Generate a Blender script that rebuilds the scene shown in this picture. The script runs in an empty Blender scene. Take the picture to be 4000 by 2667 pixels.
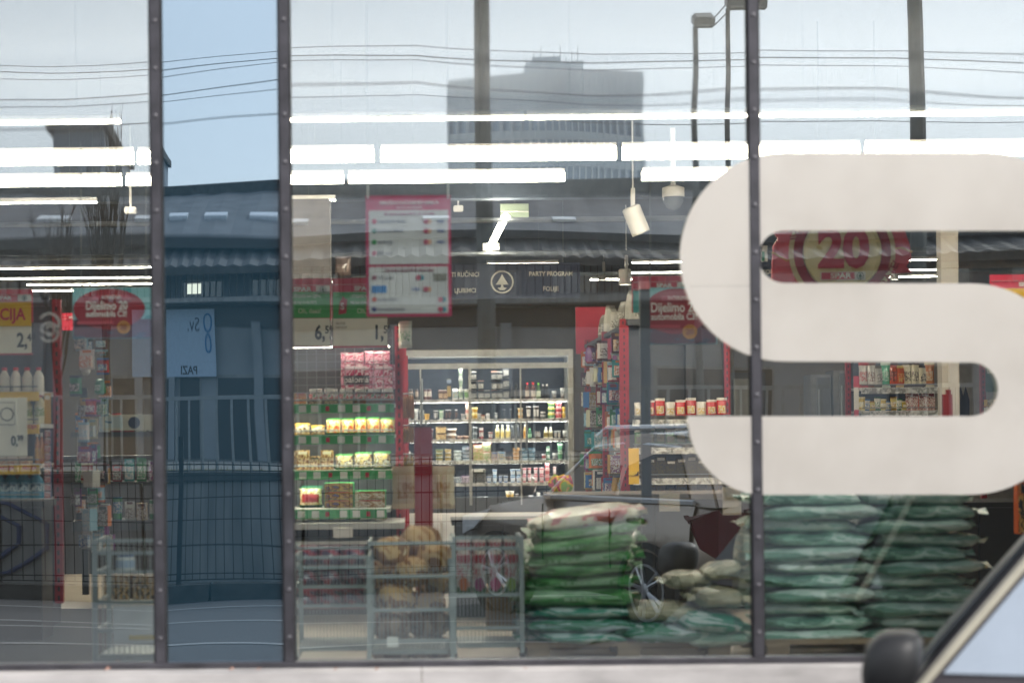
import bpy, bmesh, math, random
from mathutils import Vector, Matrix
from mathutils.geometry import tessellate_polygon
R = math.radians
SC = bpy.context.scene
COL = SC.collection
rnd = random.Random(7)

# ------------------------------------------------------------------ camera, sky, sun, exposure
CAM_Z, DIST, ROLL = 1.58, 8.0, 0.0096
cd = bpy.data.cameras.new('camera'); cam = bpy.data.objects.new('camera', cd); COL.objects.link(cam)
cam.location = (0, -DIST, CAM_Z); cam.rotation_euler = (math.pi/2, ROLL, 0)
cd.sensor_width = 36; cd.lens = 72; cd.shift_x = 0.09; cd.shift_y = 0.0917
cd.clip_start = 0.1; cd.clip_end = 4000
cd.dof.use_dof = True; cd.dof.focus_distance = 17.5; cd.dof.aperture_fstop = 2.5
SC.camera = cam
SUN_EL, SUN_ROT = R(38), R(140)
w = bpy.data.worlds.new('World'); SC.world = w; w.use_nodes = True
nt = w.node_tree; nt.nodes.clear()
sky = nt.nodes.new('ShaderNodeTexSky'); sky.sky_type = 'NISHITA'; sky.sun_disc = False
sky.sun_elevation = SUN_EL; sky.sun_rotation = SUN_ROT; sky.air_density = 1.0; sky.dust_density = 1.0; sky.ozone_density = 1.5
hs = nt.nodes.new('ShaderNodeHueSaturation'); hs.inputs['Saturation'].default_value = 0.3
bg = nt.nodes.new('ShaderNodeBackground'); bg.inputs['Strength'].default_value = 0.15
wo = nt.nodes.new('ShaderNodeOutputWorld')
nt.links.new(sky.outputs[0], hs.inputs['Color']); nt.links.new(hs.outputs[0], bg.inputs['Color']); nt.links.new(bg.outputs[0], wo.inputs['Surface'])
sl = bpy.data.lights.new('sun', 'SUN'); sl.energy = 1.7; sl.angle = R(14); sl.color = (1, .95, .88)
so = bpy.data.objects.new('sun', sl); COL.objects.link(so)
so.rotation_euler = (R(90)-SUN_EL, 0, math.pi - SUN_ROT)
SC.view_settings.view_transform = 'Standard'; SC.view_settings.look = 'None'
SC.view_settings.exposure = 1.0; SC.view_settings.gamma = 1; SC.view_settings.use_curve_mapping = False
SC.cycles.max_bounces = 8; SC.cycles.transparent_max_bounces = 12; SC.cycles.caustics_reflective = False; SC.cycles.caustics_refractive = False
SC.cycles.sample_clamp_indirect = 6; SC.cycles.use_denoising = True

# ------------------------------------------------------------------ helpers
def W(px, py, k):                      # a point k camera-to-glass distances away, from where it shows in the photograph
    dx, dy = px-1640, py-1700
    return Vector(((dx-ROLL*dy)*k/1000, DIST*(k-1), CAM_Z-(dy+ROLL*dx)*k/1000))
def WR(px, py, k):                     # the same for something seen mirrored in the glass: it stands in front of it
    p = W(px, py, k); p.y = -p.y; return p
MATS = {}
def mat(name, c, rough=.5, metal=0, var=.12, scale=12, spec=.5, bump=0, emit=None, coat=0, c2=None, stretch=None):
    if name in MATS: return MATS[name]
    m = bpy.data.materials.new(name); m.use_nodes = True; MATS[name] = m
    n, l = m.node_tree.nodes, m.node_tree.links
    b = n['Principled BSDF']; b.inputs['Roughness'].default_value = rough; b.inputs['Metallic'].default_value = metal
    b.inputs['Specular IOR Level'].default_value = spec; b.inputs['Coat Weight'].default_value = coat
    tc = n.new('ShaderNodeTexCoord'); no = n.new('ShaderNodeTexNoise'); no.inputs['Scale'].default_value = scale; no.inputs['Detail'].default_value = 5
    src = tc.outputs['Object']
    if stretch:
        mp = n.new('ShaderNodeMapping'); mp.inputs['Scale'].default_value = stretch; l.new(src, mp.inputs[0]); src = mp.outputs[0]
    l.new(src, no.inputs['Vector'])
    r = n.new('ShaderNodeValToRGB'); r.color_ramp.elements[0].position = .3; r.color_ramp.elements[1].position = .7
    a = c2 or tuple(x*(1-var) for x in c); e = c if c2 else tuple(min(1, x*(1+var)) for x in c)
    r.color_ramp.elements[0].color = (*a, 1); r.color_ramp.elements[1].color = (*e, 1)
    l.new(no.outputs['Fac'], r.inputs[0]); l.new(r.outputs[0], b.inputs['Base Color'])
    if bump:
        bp = n.new('ShaderNodeBump'); bp.inputs['Strength'].default_value = bump; bp.inputs['Distance'].default_value = .02
        l.new(no.outputs['Fac'], bp.inputs['Height']); l.new(bp.outputs[0], b.inputs['Normal'])
    if emit:
        b.inputs['Emission Color'].default_value = (*c, 1); b.inputs['Emission Strength'].default_value = emit
    return m
def prt(name, cols, scale=9, rough=.35, seed=0, stretch=(1, 1, 1), coat=0, bump=0):     # printed packaging: a few inks in patches
    if name in MATS: return MATS[name]
    m = bpy.data.materials.new(name); m.use_nodes = True; MATS[name] = m
    n, l = m.node_tree.nodes, m.node_tree.links
    b = n['Principled BSDF']; b.inputs['Roughness'].default_value = rough; b.inputs['Coat Weight'].default_value = coat
    tc = n.new('ShaderNodeTexCoord'); mp = n.new('ShaderNodeMapping'); mp.inputs['Scale'].default_value = stretch; mp.inputs['Location'].default_value = (seed*1.7, seed*.9, seed*2.3)
    no = n.new('ShaderNodeTexNoise'); no.inputs['Scale'].default_value = scale; no.inputs['Detail'].default_value = 3; no.inputs['Distortion'].default_value = .6
    r = n.new('ShaderNodeValToRGB'); r.color_ramp.interpolation = 'CONSTANT'
    k = len(cols); e = r.color_ramp.elements
    while len(e) < k: e.new(.5)
    for i, c in enumerate(cols): e[i].position = 0 if i == 0 else .38+.26*(i-1)/max(1, k-1); e[i].color = (*c, 1)
    l.new(tc.outputs['Object'], mp.inputs[0]); l.new(mp.outputs[0], no.inputs['Vector']); l.new(no.outputs['Fac'], r.inputs[0]); l.new(r.outputs[0], b.inputs['Base Color'])
    if bump:
        n2 = n.new('ShaderNodeTexNoise'); n2.inputs['Scale'].default_value = 13; n2.inputs['Detail'].default_value = 4; n2.inputs['Distortion'].default_value = 1.5; bp = n.new('ShaderNodeBump')
        bp.inputs['Strength'].default_value = bump; bp.inputs['Distance'].default_value = .03; l.new(tc.outputs['Object'], n2.inputs['Vector']); l.new(n2.outputs['Fac'], bp.inputs['Height']); l.new(bp.outputs[0], b.inputs['Normal'])
    return m
def hexc(h):
    v = [int(h[i:i+2], 16)/255 for i in (0, 2, 4)]
    return tuple(x/12.92 if x < .04045 else ((x+.055)/1.055)**2.4 for x in v)
def flat(h, rough=.5, **k): return mat('paint_'+h+('' if not k else '_'.join(f'{a}{b}' for a, b in k.items())), hexc(h), rough, **{'var': .06, **k})

def tag(o, label=None, cat=None, group=None, kind=None):
    if label: o['label'] = label
    if cat: o['category'] = cat
    if group: o['group'] = group
    if kind: o['kind'] = kind
    return o
def thing(name, loc, label, cat, group=None, rz=0):
    o = bpy.data.objects.new(name, None); COL.objects.link(o); o.location = loc; o.rotation_euler = (0, 0, rz); o.empty_display_size = .1
    return tag(o, label, cat, group)
class MB:
    def __init__(s): s.v = []; s.f = []; s.m = []
    def add(s, vs, fs, mi=0):
        o = len(s.v); s.v += [tuple(v) for v in vs]; s.f += [tuple(i+o for i in f) for f in fs]; s.m += [mi]*len(fs); return s
    def box(s, c, d, mi=0, rz=0, rx=0):
        x, y, z = d[0]/2, d[1]/2, d[2]/2
        vs = [Vector((a*x, b*y, e*z)) for a in (-1, 1) for b in (-1, 1) for e in (-1, 1)]
        M = Matrix.Rotation(rz, 3, 'Z') @ Matrix.Rotation(rx, 3, 'X')
        return s.add([M @ v + Vector(c) for v in vs], [(0, 1, 3, 2), (4, 6, 7, 5), (0, 4, 5, 1), (2, 3, 7, 6), (0, 2, 6, 4), (1, 5, 7, 3)], mi)
    def tube(s, pts, r, n=6, mi=0, r1=None, cap=True):
        pts = [Vector(p) for p in pts]; m = len(pts); rings = []
        for i, p in enumerate(pts):
            d = (pts[min(i+1, m-1)]-pts[max(i-1, 0)]).normalized()
            a = d.orthogonal().normalized(); b = d.cross(a)
            rr = r if r1 is None else r+(r1-r)*i/(m-1)
            rings.append([p+rr*(math.cos(t)*a+math.sin(t)*b) for t in [2*math.pi*(j+.5)/n for j in range(n)]])
        # keep rings aligned
        for i in range(1, m):
            best = min(range(n), key=lambda q: (rings[i][q]-rings[i-1][0]-(pts[i]-pts[i-1])).length); rings[i] = rings[i][best:]+rings[i][:best]
        vs = [v for g in rings for v in g]
        fs = [(i*n+j, i*n+(j+1) % n, (i+1)*n+(j+1) % n, (i+1)*n+j) for i in range(m-1) for j in range(n)]
        if cap: fs += [tuple(range(n))[::-1], tuple((m-1)*n+j for j in range(n))]
        return s.add(vs, fs, mi)
    def lathe(s, prof, c=(0, 0, 0), n=14, mis=None, M=None):
        vs = []; k = len(prof)
        for r, z in prof: vs += [Vector((r*math.cos(2*math.pi*j/n), r*math.sin(2*math.pi*j/n), z)) for j in range(n)]
        if M: vs = [M @ v for v in vs]
        vs = [v+Vector(c) for v in vs]; o = len(s.v); s.v += [tuple(v) for v in vs]
        for i in range(k-1):
            for j in range(n):
                s.f.append((o+i*n+j, o+i*n+(j+1) % n, o+(i+1)*n+(j+1) % n, o+(i+1)*n+j)); s.m.append(mis[i] if mis else 0)
        s.f.append(tuple(o+j for j in range(n))[::-1]); s.m.append(mis[0] if mis else 0)
        s.f.append(tuple(o+(k-1)*n+j for j in range(n))); s.m.append(mis[-1] if mis else 0)
        return s
    def prism(s, poly, y0, y1, mi=0):        # polygon in x,z pulled along y
        poly = [(p[0], p[1]) for p in poly]; n = len(poly)
        tri = tessellate_polygon([[Vector((x, z, 0)) for x, z in poly]])
        vs = [(x, y0, z) for x, z in poly]+[(x, y1, z) for x, z in poly]
        fs = [tuple(t) for t in tri]+[tuple(i+n for i in t)[::-1] for t in tri]+[(i, (i+1) % n, (i+1) % n+n, i+n) for i in range(n)]
        return s.add(vs, fs, mi)
    def mesh(s, name, mats, smooth=False, bevel=0):
        me = bpy.data.meshes.new(name); me.from_pydata(s.v, [], s.f)
        for m in (mats if isinstance(mats, (list, tuple)) else [mats]): me.materials.append(m)
        me.polygons.foreach_set('material_index', s.m); me.update()
        bm = bmesh.new(); bm.from_mesh(me)
        if bevel:
            bmesh.ops.bevel(bm, geom=[e for e in bm.edges if len(e.link_faces) == 2 and e.calc_face_angle(0) > .6], offset=bevel, segments=2, affect='EDGES', clamp_overlap=True)
        bmesh.ops.recalc_face_normals(bm, faces=bm.faces); bm.to_mesh(me); bm.free()
        if smooth:
            me.polygons.foreach_set('use_smooth', [True]*len(me.polygons))
            try: me.set_sharp_from_angle(angle=R(40))
            except Exception: pass
        return me
    def build(s, name, mats, parent=None, smooth=False, bevel=0, local=False, **t):
        if not local:
            if parent is not None: off = parent.matrix_basis.translation.copy(); p = parent.parent
            else:
                xs = [[v[i] for v in s.v] for i in range(3)]
                off = Vector(((min(xs[0])+max(xs[0]))/2, (min(xs[1])+max(xs[1]))/2, min(xs[2]))); p = None
            while p is not None: off += p.matrix_basis.translation; p = p.parent
            s.v = [(v[0]-off.x, v[1]-off.y, v[2]-off.z) for v in s.v]
        o = bpy.data.objects.new(name, s.mesh(name, mats, smooth, bevel)); COL.objects.link(o)
        if parent is not None: o.parent = parent
        elif not local: o.location = off
        return tag(o, **t) if t else o
def woff(parent):
    off = Vector(); p = parent
    while p is not None: off += p.matrix_basis.translation; p = p.parent
    return off
def text(s, size, loc, parent, m, align='CENTER', bold=.0, ry=0, rz=0, sx=1, name='lettering', ext=.0012, local=False):
    cu = bpy.data.curves.new(name, 'FONT'); cu.body = s; cu.size = size; cu.align_x = align; cu.align_y = 'CENTER'; cu.extrude = ext; cu.offset = bold*size; cu.resolution_u = 3
    cu.materials.append(m)
    tmp = bpy.data.objects.new('tmp', cu); me = bpy.data.meshes.new_from_object(tmp); bpy.data.objects.remove(tmp); bpy.data.curves.remove(cu)
    o = bpy.data.objects.new(name, me); COL.objects.link(o)
    o.rotation_euler = (math.pi/2, ry, rz); o.scale = (sx, 1, 1)
    o.parent = parent; o.location = Vector(loc)-(Vector() if local or parent is None else woff(parent))
    return o
def copy_tree(o, parent=None):
    c = o.copy(); COL.objects.link(c); c.parent = parent
    for ch in list(o.children): copy_tree(ch, c)
    return c
def rect(px0, py0, px1, py1, k):           # centre and size of an upright rectangle facing the street
    c = W((px0+px1)/2, (py0+py1)/2, k); return c, abs(px1-px0)*k/1000, abs(py1-py0)*k/1000
ORD = 'first second third fourth fifth sixth seventh eighth ninth tenth eleventh twelfth thirteenth fourteenth fifteenth sixteenth seventeenth eighteenth nineteenth twentieth'.split()
ORD += ['twenty-'+o for o in ORD[:9]]+['thirtieth']+['thirty-'+o for o in ORD[:9]]
def arc(cx, cy, r, a0, a1, n=16): return [(cx+r*math.cos(R(a0+(a1-a0)*i/n)), cy+r*math.sin(R(a0+(a1-a0)*i/n))) for i in range(n+1)]
FLOOR = .55
# ------------------------------------------------------------------ setting: ground, street behind the camera
asphalt = mat('asphalt', (.10, .10, .105), .8, scale=60, var=.3, bump=.3)
def sheet(name, x0, x1, y0, y1, z, m, sub=1):
    b = MB(); b.add([(x0, y0, z), (x1, y0, z), (x1, y1, z), (x0, y1, z)], [(0, 1, 2, 3)]); return b.build(name, m, kind='structure')
sheet('road', -900, 900, -11.8, 40, 0, asphalt)
sheet('ground', -900, 900, -1500, -11.8, -.004, mat('ground_soil', (.12, .11, .085), .9, scale=3, var=.3))
white_line = mat('road_paint', (.30, .30, .30), .7, scale=40, var=.25)
for i, (x0, y0, x1, y1) in enumerate([(-16, -11.1, -1.2, -10.9), (-14, -10.1, 1.4, -9.1), (-9, -7.6, 1.0, -7.3), (-13, -8.6, -2.2, -8.9), (.2, -11.2, 3.8, -11.2), (-6, -6.0, -1.6, -4.9), (3.4, -10.5, 9, -10.2)]):
    d = Vector((x1-x0, y1-y0, 0)); nrm = Vector((-d.y, d.x, 0)).normalized()*.055
    a, c = Vector((x0, y0, .004)), Vector((x1, y1, .004))
    MB().add([a-nrm, c-nrm, c+nrm, a+nrm], [(0, 1, 2, 3)]).build('road_marking', white_line, kind='structure')
concrete = mat('concrete', (.26, .265, .26), .85, scale=2.2, var=.28, bump=.25, stretch=(3, 3, .5))
dark_conc = mat('dark_concrete', (.06, .06, .058), .9, scale=6, var=.35, bump=.3)
b = MB()
for i in range(14): b.box((-26+i*4+1.99, -11.95, .08), (3.97, .3, .16))
b.build('kerb', dark_conc, kind='structure')
# retaining wall of cast panels, the raised lawn behind it
wt = thing('retaining_wall', (0, -13.1, 0), 'pale stained concrete retaining wall of upright panels behind the wire fence', 'wall')
pm = MB().box((0, 0, .57), (1.47, .2, 1.14)).mesh('panel', concrete, bevel=.012)
for i in range(36):
    o = bpy.data.objects.new('panel', pm); COL.objects.link(o); o.parent = wt; o.location = (-26+i*1.5, rnd.uniform(-.01, .01), 0)
MB().box((0, -13.1, 1.19), (54, .3, .1)).build('coping', dark_conc, wt)
gp = MB()
for cx in (-10.2, -7.6, -4.7):
    for s in (1, .72, .5):
        pts = [(cx+.9*s*math.cos(a)*(1 if abs(math.cos(a)) > .3 else .7), -12.985+.002*s, .55+.42*s*math.sin(a)) for a in [2*math.pi*j/10+.3 for j in range(11)]]
        gp.tube(pts, .022, 5)
gp.build('graffiti', mat('graffiti_paint', (.05, .07, .16), .5), wt)
sheet('lawn', -60, 60, -25, -13.2, 1.1, mat('dry_grass', (.09, .085, .03), .95, scale=8, var=.4, bump=.4))
sheet('yard', -300, 300, -400, -25, 1.096, mat('yard_gravel', (.16, .16, .15), .9, scale=20, var=.25))
b = MB(); g = random.Random(3)
for i in range(3500):
    x, y = g.uniform(-16, 16), g.uniform(-16, -13.4); h = g.uniform(.06, .2); a = g.uniform(0, 3.14); dx, dy = .012*math.cos(a), .012*math.sin(a)
    b.add([(x-dx, y-dy, 1.1), (x+dx, y+dy, 1.1), (x+g.uniform(-.05, .05), y+g.uniform(-.05, .05), 1.1+h)], [(0, 1, 2)])
b.build('grass', mat('grass_blades', (.11, .11, .03), .9, var=.4), kind='stuff')
# wire fence on the kerb
dark_steel = mat('dark_steel', (.03, .032, .035), .5, .6)
ft = thing('wire_fence', (0, -11.95, .16), 'dark welded wire mesh fence standing on the low kerb', 'fence')
for i in range(15): MB().box((-24.9+i*3.75, -11.95, .86), (.06, .06, 1.4)).build('post', dark_steel, ft)
b = MB()
for i in range(560): x = -25+i*.09; b.box((x, -11.93, .78), (.008, .008, 1.16))
for z in (.2, .26, .5, .75, 1.0, 1.22, 1.27, 1.33): b.box((0, -11.925, z), (50, .01, .012))
b.build('wire_mesh', dark_steel, ft, kind='stuff')
# railing along the lawn
galv = mat('galvanised_steel', (.28, .30, .31), .45, .7)
rt = thing('railing', (0, -14.6, 1.1), 'grey steel railing with upright bars above the retaining wall', 'railing')
for z in (1.2, 2.02): MB().box((0, -14.6, z), (44, .05, .05)).build('rail', galv, rt)
bm_ = MB().box((0, 0, .41), (.028, .028, .78)).mesh('baluster', galv)
for i in range(150):
    o = bpy.data.objects.new('baluster', bm_); COL.objects.link(o); o.parent = rt; o.location = (-19+i*.2, 0, .1)
# ---- the long hall across the street
hall_wall = mat('hall_plaster', (.27, .29, .31), .8, scale=1.2, var=.12)
roof_m = mat('roof_sheet', (.14, .15, .165), .55, .2, scale=1.5, var=.25)
corr_m = mat('corrugated_sheet', (.10, .105, .11), .75, .1, scale=2, var=.2)
black_m = mat('dark_opening', (.012, .014, .017), .4)
glass_dark = mat('dark_window_glass', (.02, .025, .03), .05, spec=1)
HX0, HX1, HY = -24, 20, -40
ht = thing('hall_building', (0, HY, 1.1), 'long low hall with stepped grey metal roofs and a balcony across the street', 'building')
MB().box(((HX0+HX1)/2, HY-6.2, 2.9), (HX1-HX0, 12, 3.6)).build('wall', hall_wall, ht)
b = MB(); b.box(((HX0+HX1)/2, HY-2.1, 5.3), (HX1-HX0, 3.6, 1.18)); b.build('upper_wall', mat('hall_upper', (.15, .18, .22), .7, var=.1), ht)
def corrug(name, y0, z0, y1, z1, m, pitch, amp):
    b = MB(); n = int((HX1-HX0)/pitch*2); vs = []
    for i in range(n+1):
        x = HX0+(HX1-HX0)*i/n; h = amp*(i % 2)
        vs += [(x, y0, z0+h), (x, y1, z1+h), (x, y1, z1+h-.06), (x, y0, z0+h-.06)]
    fs = []
    for i in range(n):
        a, c = i*4, i*4+4
        fs += [(a, c, c+1, a+1), (a+2, c+2, c+3, a+3), (a+3, c+3, c, a), (a+1, c+1, c+2, a+2)]
    return b.add(vs, fs).build(name, m, ht)
MB().box(((HX0+HX1)/2, HY-3.7, 6.09), (HX1-HX0, 4.6, .38)).build('roof_base', black_m, ht)
corrug('canopy_roof', HY+.9, 5.56, HY-1.2, 6.2, corr_m, .42, .07)
corrug('main_roof', HY-.6, 6.3, HY-6.5, 8.0, roof_m, 1.1, .03)
MB().box(((HX0+HX1)/2, HY-.5, 6.24), (HX1-HX0, .2, .2)).build('gutter', black_m, ht)
MB().box(((HX0+HX1)/2, HY-6.8, 8.12), (HX1-HX0, .4, .42)).build('ridge_band', dark_conc, ht)
MB().box(((HX0+HX1)/2, HY+.93, 5.46), (HX1-HX0, .08, .2)).build('fascia', dark_conc, ht)
MB().box(((HX0+HX1)/2, HY+.3, 4.72), (HX1-HX0, 1.3, .12)).build('balcony_slab', concrete, ht)
MB().box(((HX0+HX1)/2, HY-.16, 4.36), (HX1-HX0, .1, .52)).build('recess_shade_band', black_m, ht)  # black strip painting the shade of the recess below the balcony
bal = MB().box((0, 0, 0), (.03, .03, .62)).mesh('baluster', dark_steel)
for i in range(100):
    o = bpy.data.objects.new('baluster', bal); COL.objects.link(o); o.parent = ht; o.location = (-12.5+i*.2, .88, 5.1-1.1)
MB().box((-2.5, HY+.88, 5.42), (20.4, .05, .05)).build('handrail', dark_steel, ht)
for i in range(20):
    x = HX0+1.3+i*2.2
    f = MB().box((x, HY-.31, 5.08), (1.5, .06, .5)).build('window', hall_wall, ht)
    MB().box((x, HY-.3, 5.08), (1.34, .07, .4)).build('pane', glass_dark, f)
MB().box((-5.35, HY-.26, 5.1), (.5, .1, .26)).build('lit_window', mat('lit_window', (1, .93, .7), emit=1.2), ht)
for x, wd in ((-6.6, .8), (-5.55, .7), (-11, 2.2), (-3.1, 3.0), (2.4, 2.4), (7, 2.4), (12, 2.4)):
    f = MB().box((x, HY-.2, 2.1), (wd+.12, .08, 2.0)).build('door', concrete, ht)
    MB().box((x, HY-.17, 2.06), (wd, .08, 1.9)).build('opening_shade_panel', black_m, f)  # black panel stands for the shade inside the opening
for i in range(16):
    MB().box((HX0+1.6+i*2.7, HY-.05, 2.65), (.22, .22, 3.1)).build('column', hall_wall, ht)
for x in (-11.5, -9, -6.2, -4.8, -3.4, 0.5, 3.6, 7.2):
    MB().box((x, HY-2.6, 6.93), (.75, .5, .1), rx=R(-16)).build('skylight', mat('skylight', (.7, .75, .8), .2), ht)
bt = thing('banner', (-5.3, HY+.05, 3.05), 'pale blue printed banner with a looped ribbon sign hanging on the hall wall', 'banner')
ban = mat('banner_cloth', (.40, .52, .66), .7, var=.06)
MB().box((-5.5, HY+.05, 3.78), (1.75, .03, 1.47)).build('sheet', ban, bt)
ink = flat('2d4a66')
text('Sv.', .42, (-5.35, HY+.075, 4.1), bt, ink, rz=math.pi)
text('PAZI', .3, (-5.55, HY+.075, 3.2), bt, flat('1d2b38'), rz=math.pi, bold=.02)
rb = MB()
for c, r in ((4.17, .2), (3.78, .14)): rb.tube([(-4.85+r*.62*math.cos(a), HY+.08, c+r*math.sin(a)) for a in [2*math.pi*j/14 for j in range(15)]], .025, 5)
rb.build('ribbon_emblem', flat('2c78b0'), bt)
# ---- taller buildings beyond
def block(label, x0, x1, y, z1, m, cols, rows, cat='building', depth=9):
    t = thing('apartment_block', ((x0+x1)/2, y, 1.1), label, cat)
    MB().box(((x0+x1)/2, y-depth/2, (z1+1.1)/2), (x1-x0, depth, z1-1.1)).build('wall', m, t)
    MB().box(((x0+x1)/2, y-depth/2, z1+.15), (x1-x0+.4, depth+.4, .3)).build('roof', dark_conc, t)
    wm = MB().box((0, 0, 0), ((x1-x0)/cols*.6, .08, .9)).mesh('window', glass_dark)
    for i in range(cols):
        for j in range(rows):
            o = bpy.data.objects.new('window', wm); COL.objects.link(o); o.parent = t; o.location = ((x1-x0)*((i+.5)/cols-.5), .03, z1-1.1-1.2-j*2.6)
    return t
block('grey plastered block with a dark flat roof rising behind the hall', -12.8, -10.7, -64, 12.4, mat('blue_grey_plaster', (.25, .29, .34), .8), 2, 3)
block('low ochre block half hidden behind the hall roof', -15.2, -13.2, -72, 11.4, mat('ochre_plaster', (.36, .27, .15), .85), 3, 2)
block('long pale warehouse seen low behind the tower foot', 2, 24, -95, 13.2, mat('pale_plaster', (.38, .36, .33), .85), 9, 2)
# the office tower, slightly curved front
tw = thing('office_tower', (22, -520, 0), 'tall pale blue office tower with a stepped crown and masts', 'tower')
tow_m = mat('tower_cladding', (.74, .82, .88), .5, 0, scale=.05, var=.15); tow_g = mat('tower_glass', (.26, .36, .46), .12, .3, scale=.1, var=.25, spec=1)  # cladding and glass paled towards blue to add to the haze
TX0, TX1, TY, TZ = 9.5, 63.5, -520, 94.5
def twy(x): u = (x-(TX0+TX1)/2)/((TX1-TX0)/2); return TY-9*u*u
N = 24
outline = [(TX0+(TX1-TX0)*i/N, twy(TX0+(TX1-TX0)*i/N)) for i in range(N+1)]
def curved(z0, z1, off, m, name, i0=0, i1=N):
    b = MB(); o = outline[i0:i1+1]; n = len(o)
    vs = [(x, y+off, z) for z in (z0, z1) for x, y in o]+[(x, y-22, z) for z in (z0, z1) for x, y in o]
    fs = [(i, i+1, n+i+1, n+i) for i in range(n-1)]+[(2*n+i, 3*n+i, 3*n+i+1, 2*n+i+1) for i in range(n-1)]
    fs += [(n+i, n+i+1, 3*n+i+1, 3*n+i) for i in range(n-1)]+[(0, n, 3*n, 2*n), (n-1, 3*n-1, 4*n-1, 2*n-1)]
    return b.add(vs, fs).build(name, m, tw)
curved(0, TZ, 0, tow_g, 'wall')
for j in range(11): curved(12+j*7.2, 12+j*7.2+2.6, .5, tow_m, 'floor_band')
curved(TZ-8, TZ+1, .8, tow_m, 'parapet')
for i in range(0, N+1):
    x, y = outline[i]; MB().box((x, y+.9, TZ/2), (.55, .8, TZ-1)).build('fin', tow_m, tw)
MB().box((36, TY-10, TZ+2.2), (19, 12, 3.2)).build('crown', tow_m, tw); MB().box((33, TY-10, TZ+4.6), (9, 9, 1.8)).build('crown', tow_m, tw)
for i in range(9): x = 27+i*2.1; MB().tube([(x, TY-10, TZ+3), (x, TY-10, TZ+6+1.5*((i*7) % 3))], .12).build('mast', galv, tw)
# ---- poles, street lamps, wires
pole_m = mat('painted_pole', (.10, .11, .11), .5, .3, scale=3, var=.3)
def pole(px, k, r, z1, label, cat='pole', n=8, name='power_pole'):
    p = WR(px, 900, k); t = thing(name, (p.x, p.y, 1.1), label, cat)
    MB().tube([(p.x, p.y, 1.1), (p.x, p.y, z1)], r*1.25, n, r1=r*.8).build('shaft', pole_m, t)
    MB().box((p.x, p.y, 1.2), (r*4, r*4, .2)).build('base_plate', dark_conc, t)
    return t, p
t, p1 = pole(1890, 4.4, .115, 15, 'thick grey pole standing in front of the tower')
t, p2 = pole(3570, 4.0, .15, 15, 'thickest eight-sided dark pole, standing over the letter sticker')
def lamp(px, py, k, label, wide):
    p = WR(px, py, k); t, q = pole(px, k, .062, p.z, label, 'street lamp', name='street_lamp')
    MB().box((p.x+wide/2-.1, p.y+.1, p.z+.12), (wide, .5, .26), rx=R(-25)).build('lamp_head', mat('lamp_housing', (.24, .25, .24), .5), t, bevel=.04)
    MB().box((p.x+wide/2-.1, p.y+.25, p.z+.0), (wide*.8, .3, .02), rx=R(-25)).build('lens', mat('lamp_lens', (.5, .5, .48), .2), t)
    return p
l1 = lamp(2735, 100, 5.2, 'slim street lamp with a small angled floodlight head', .42)
l2 = lamp(2868, 24, 4.6, 'street lamp with a wide flat head beside the slimmer lamp', .6)
wire_m = mat('wire_rubber', (.24, .25, .26), .7)
def cable(name, pts, r, label, cat='cable', group=None): MB().tube(pts, r, 5).build(name, wire_m, label=label, cat=cat, **({'group': group} if group else {}))
for i, (py, k, dz) in enumerate([(205, 4.7, .25), (245, 4.8, .2), (262, 4.75, .3), (335, 4.9, .35), (372, 5.0, .3), (470, 5.1, .2)]):
    z = WR(1640, py, k).z; y = 8-8*k
    cable('overhead_wire', [(-26+52*j/30, y+.4*math.sin(j), z-dz*math.sin(math.pi*((j % 15)/15))+.1) for j in range(31)], .008+.003*(i % 2),
          f'thin dark overhead wire crossing the sky, {ORD[i]} from the top', 'wire', 'overhead wires across the street')
for dz in (.05, -.12): cable('lamp_cable', [l1+Vector((.2, .1, .1+dz)), (l1+l2)/2+Vector((0, .1, -.05+dz)), l2+Vector((0, .1, .1+dz))], .014, ('upper' if dz > 0 else 'lower')+' cable slung between the two street lamp heads')
# ---- bare winter trees
def bare_tree(x, y, z, h, label, seed):
    g = random.Random(seed); t = thing('bare_tree', (x, y, z), label, 'tree', 'bare trees across the street')
    bark = mat('bark', (.07, .06, .05), .9, scale=20, var=.3)
    MB().tube([(x, y, z), (x+.03, y, z+h*.3), (x-.02, y, z+h*.55)], h*.017, 7, r1=h*.009).build('trunk', bark, t)
    tw_ = MB()
    def grow(p, d, L, r, lev):
        q = p+d*L; mid = (p+q)/2+Vector((g.uniform(-1, 1), g.uniform(-1, 1), 0))*L*.05
        tw_.tube([p, mid, q], r, 4, r1=r*.5, cap=False)
        if lev:
            for _ in range(4): grow(p+d*L*g.uniform(.35, 1), (d+Vector((g.uniform(-.28, .28), g.uniform(-.28, .28), g.uniform(.2, .6)))).normalized(), L*g.uniform(.45, .7), r*.5, lev-1)
    for i in range(8): grow(Vector((x, y, z+h*(.28+.035*i))), Vector((g.uniform(-.2, .2), g.uniform(-.2, .2), 1)).normalized(), h*.3, h*.006, 3)
    tw_.build('crown', bark, t)
bare_tree(-4.35, -21, 1.1, 4.6, 'slender leafless tree with upswept twigs at the balcony', 4)
bare_tree(-6.2, -27, 1.1, 4.2, 'smaller leafless tree beside the upswept one', 9)
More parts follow.
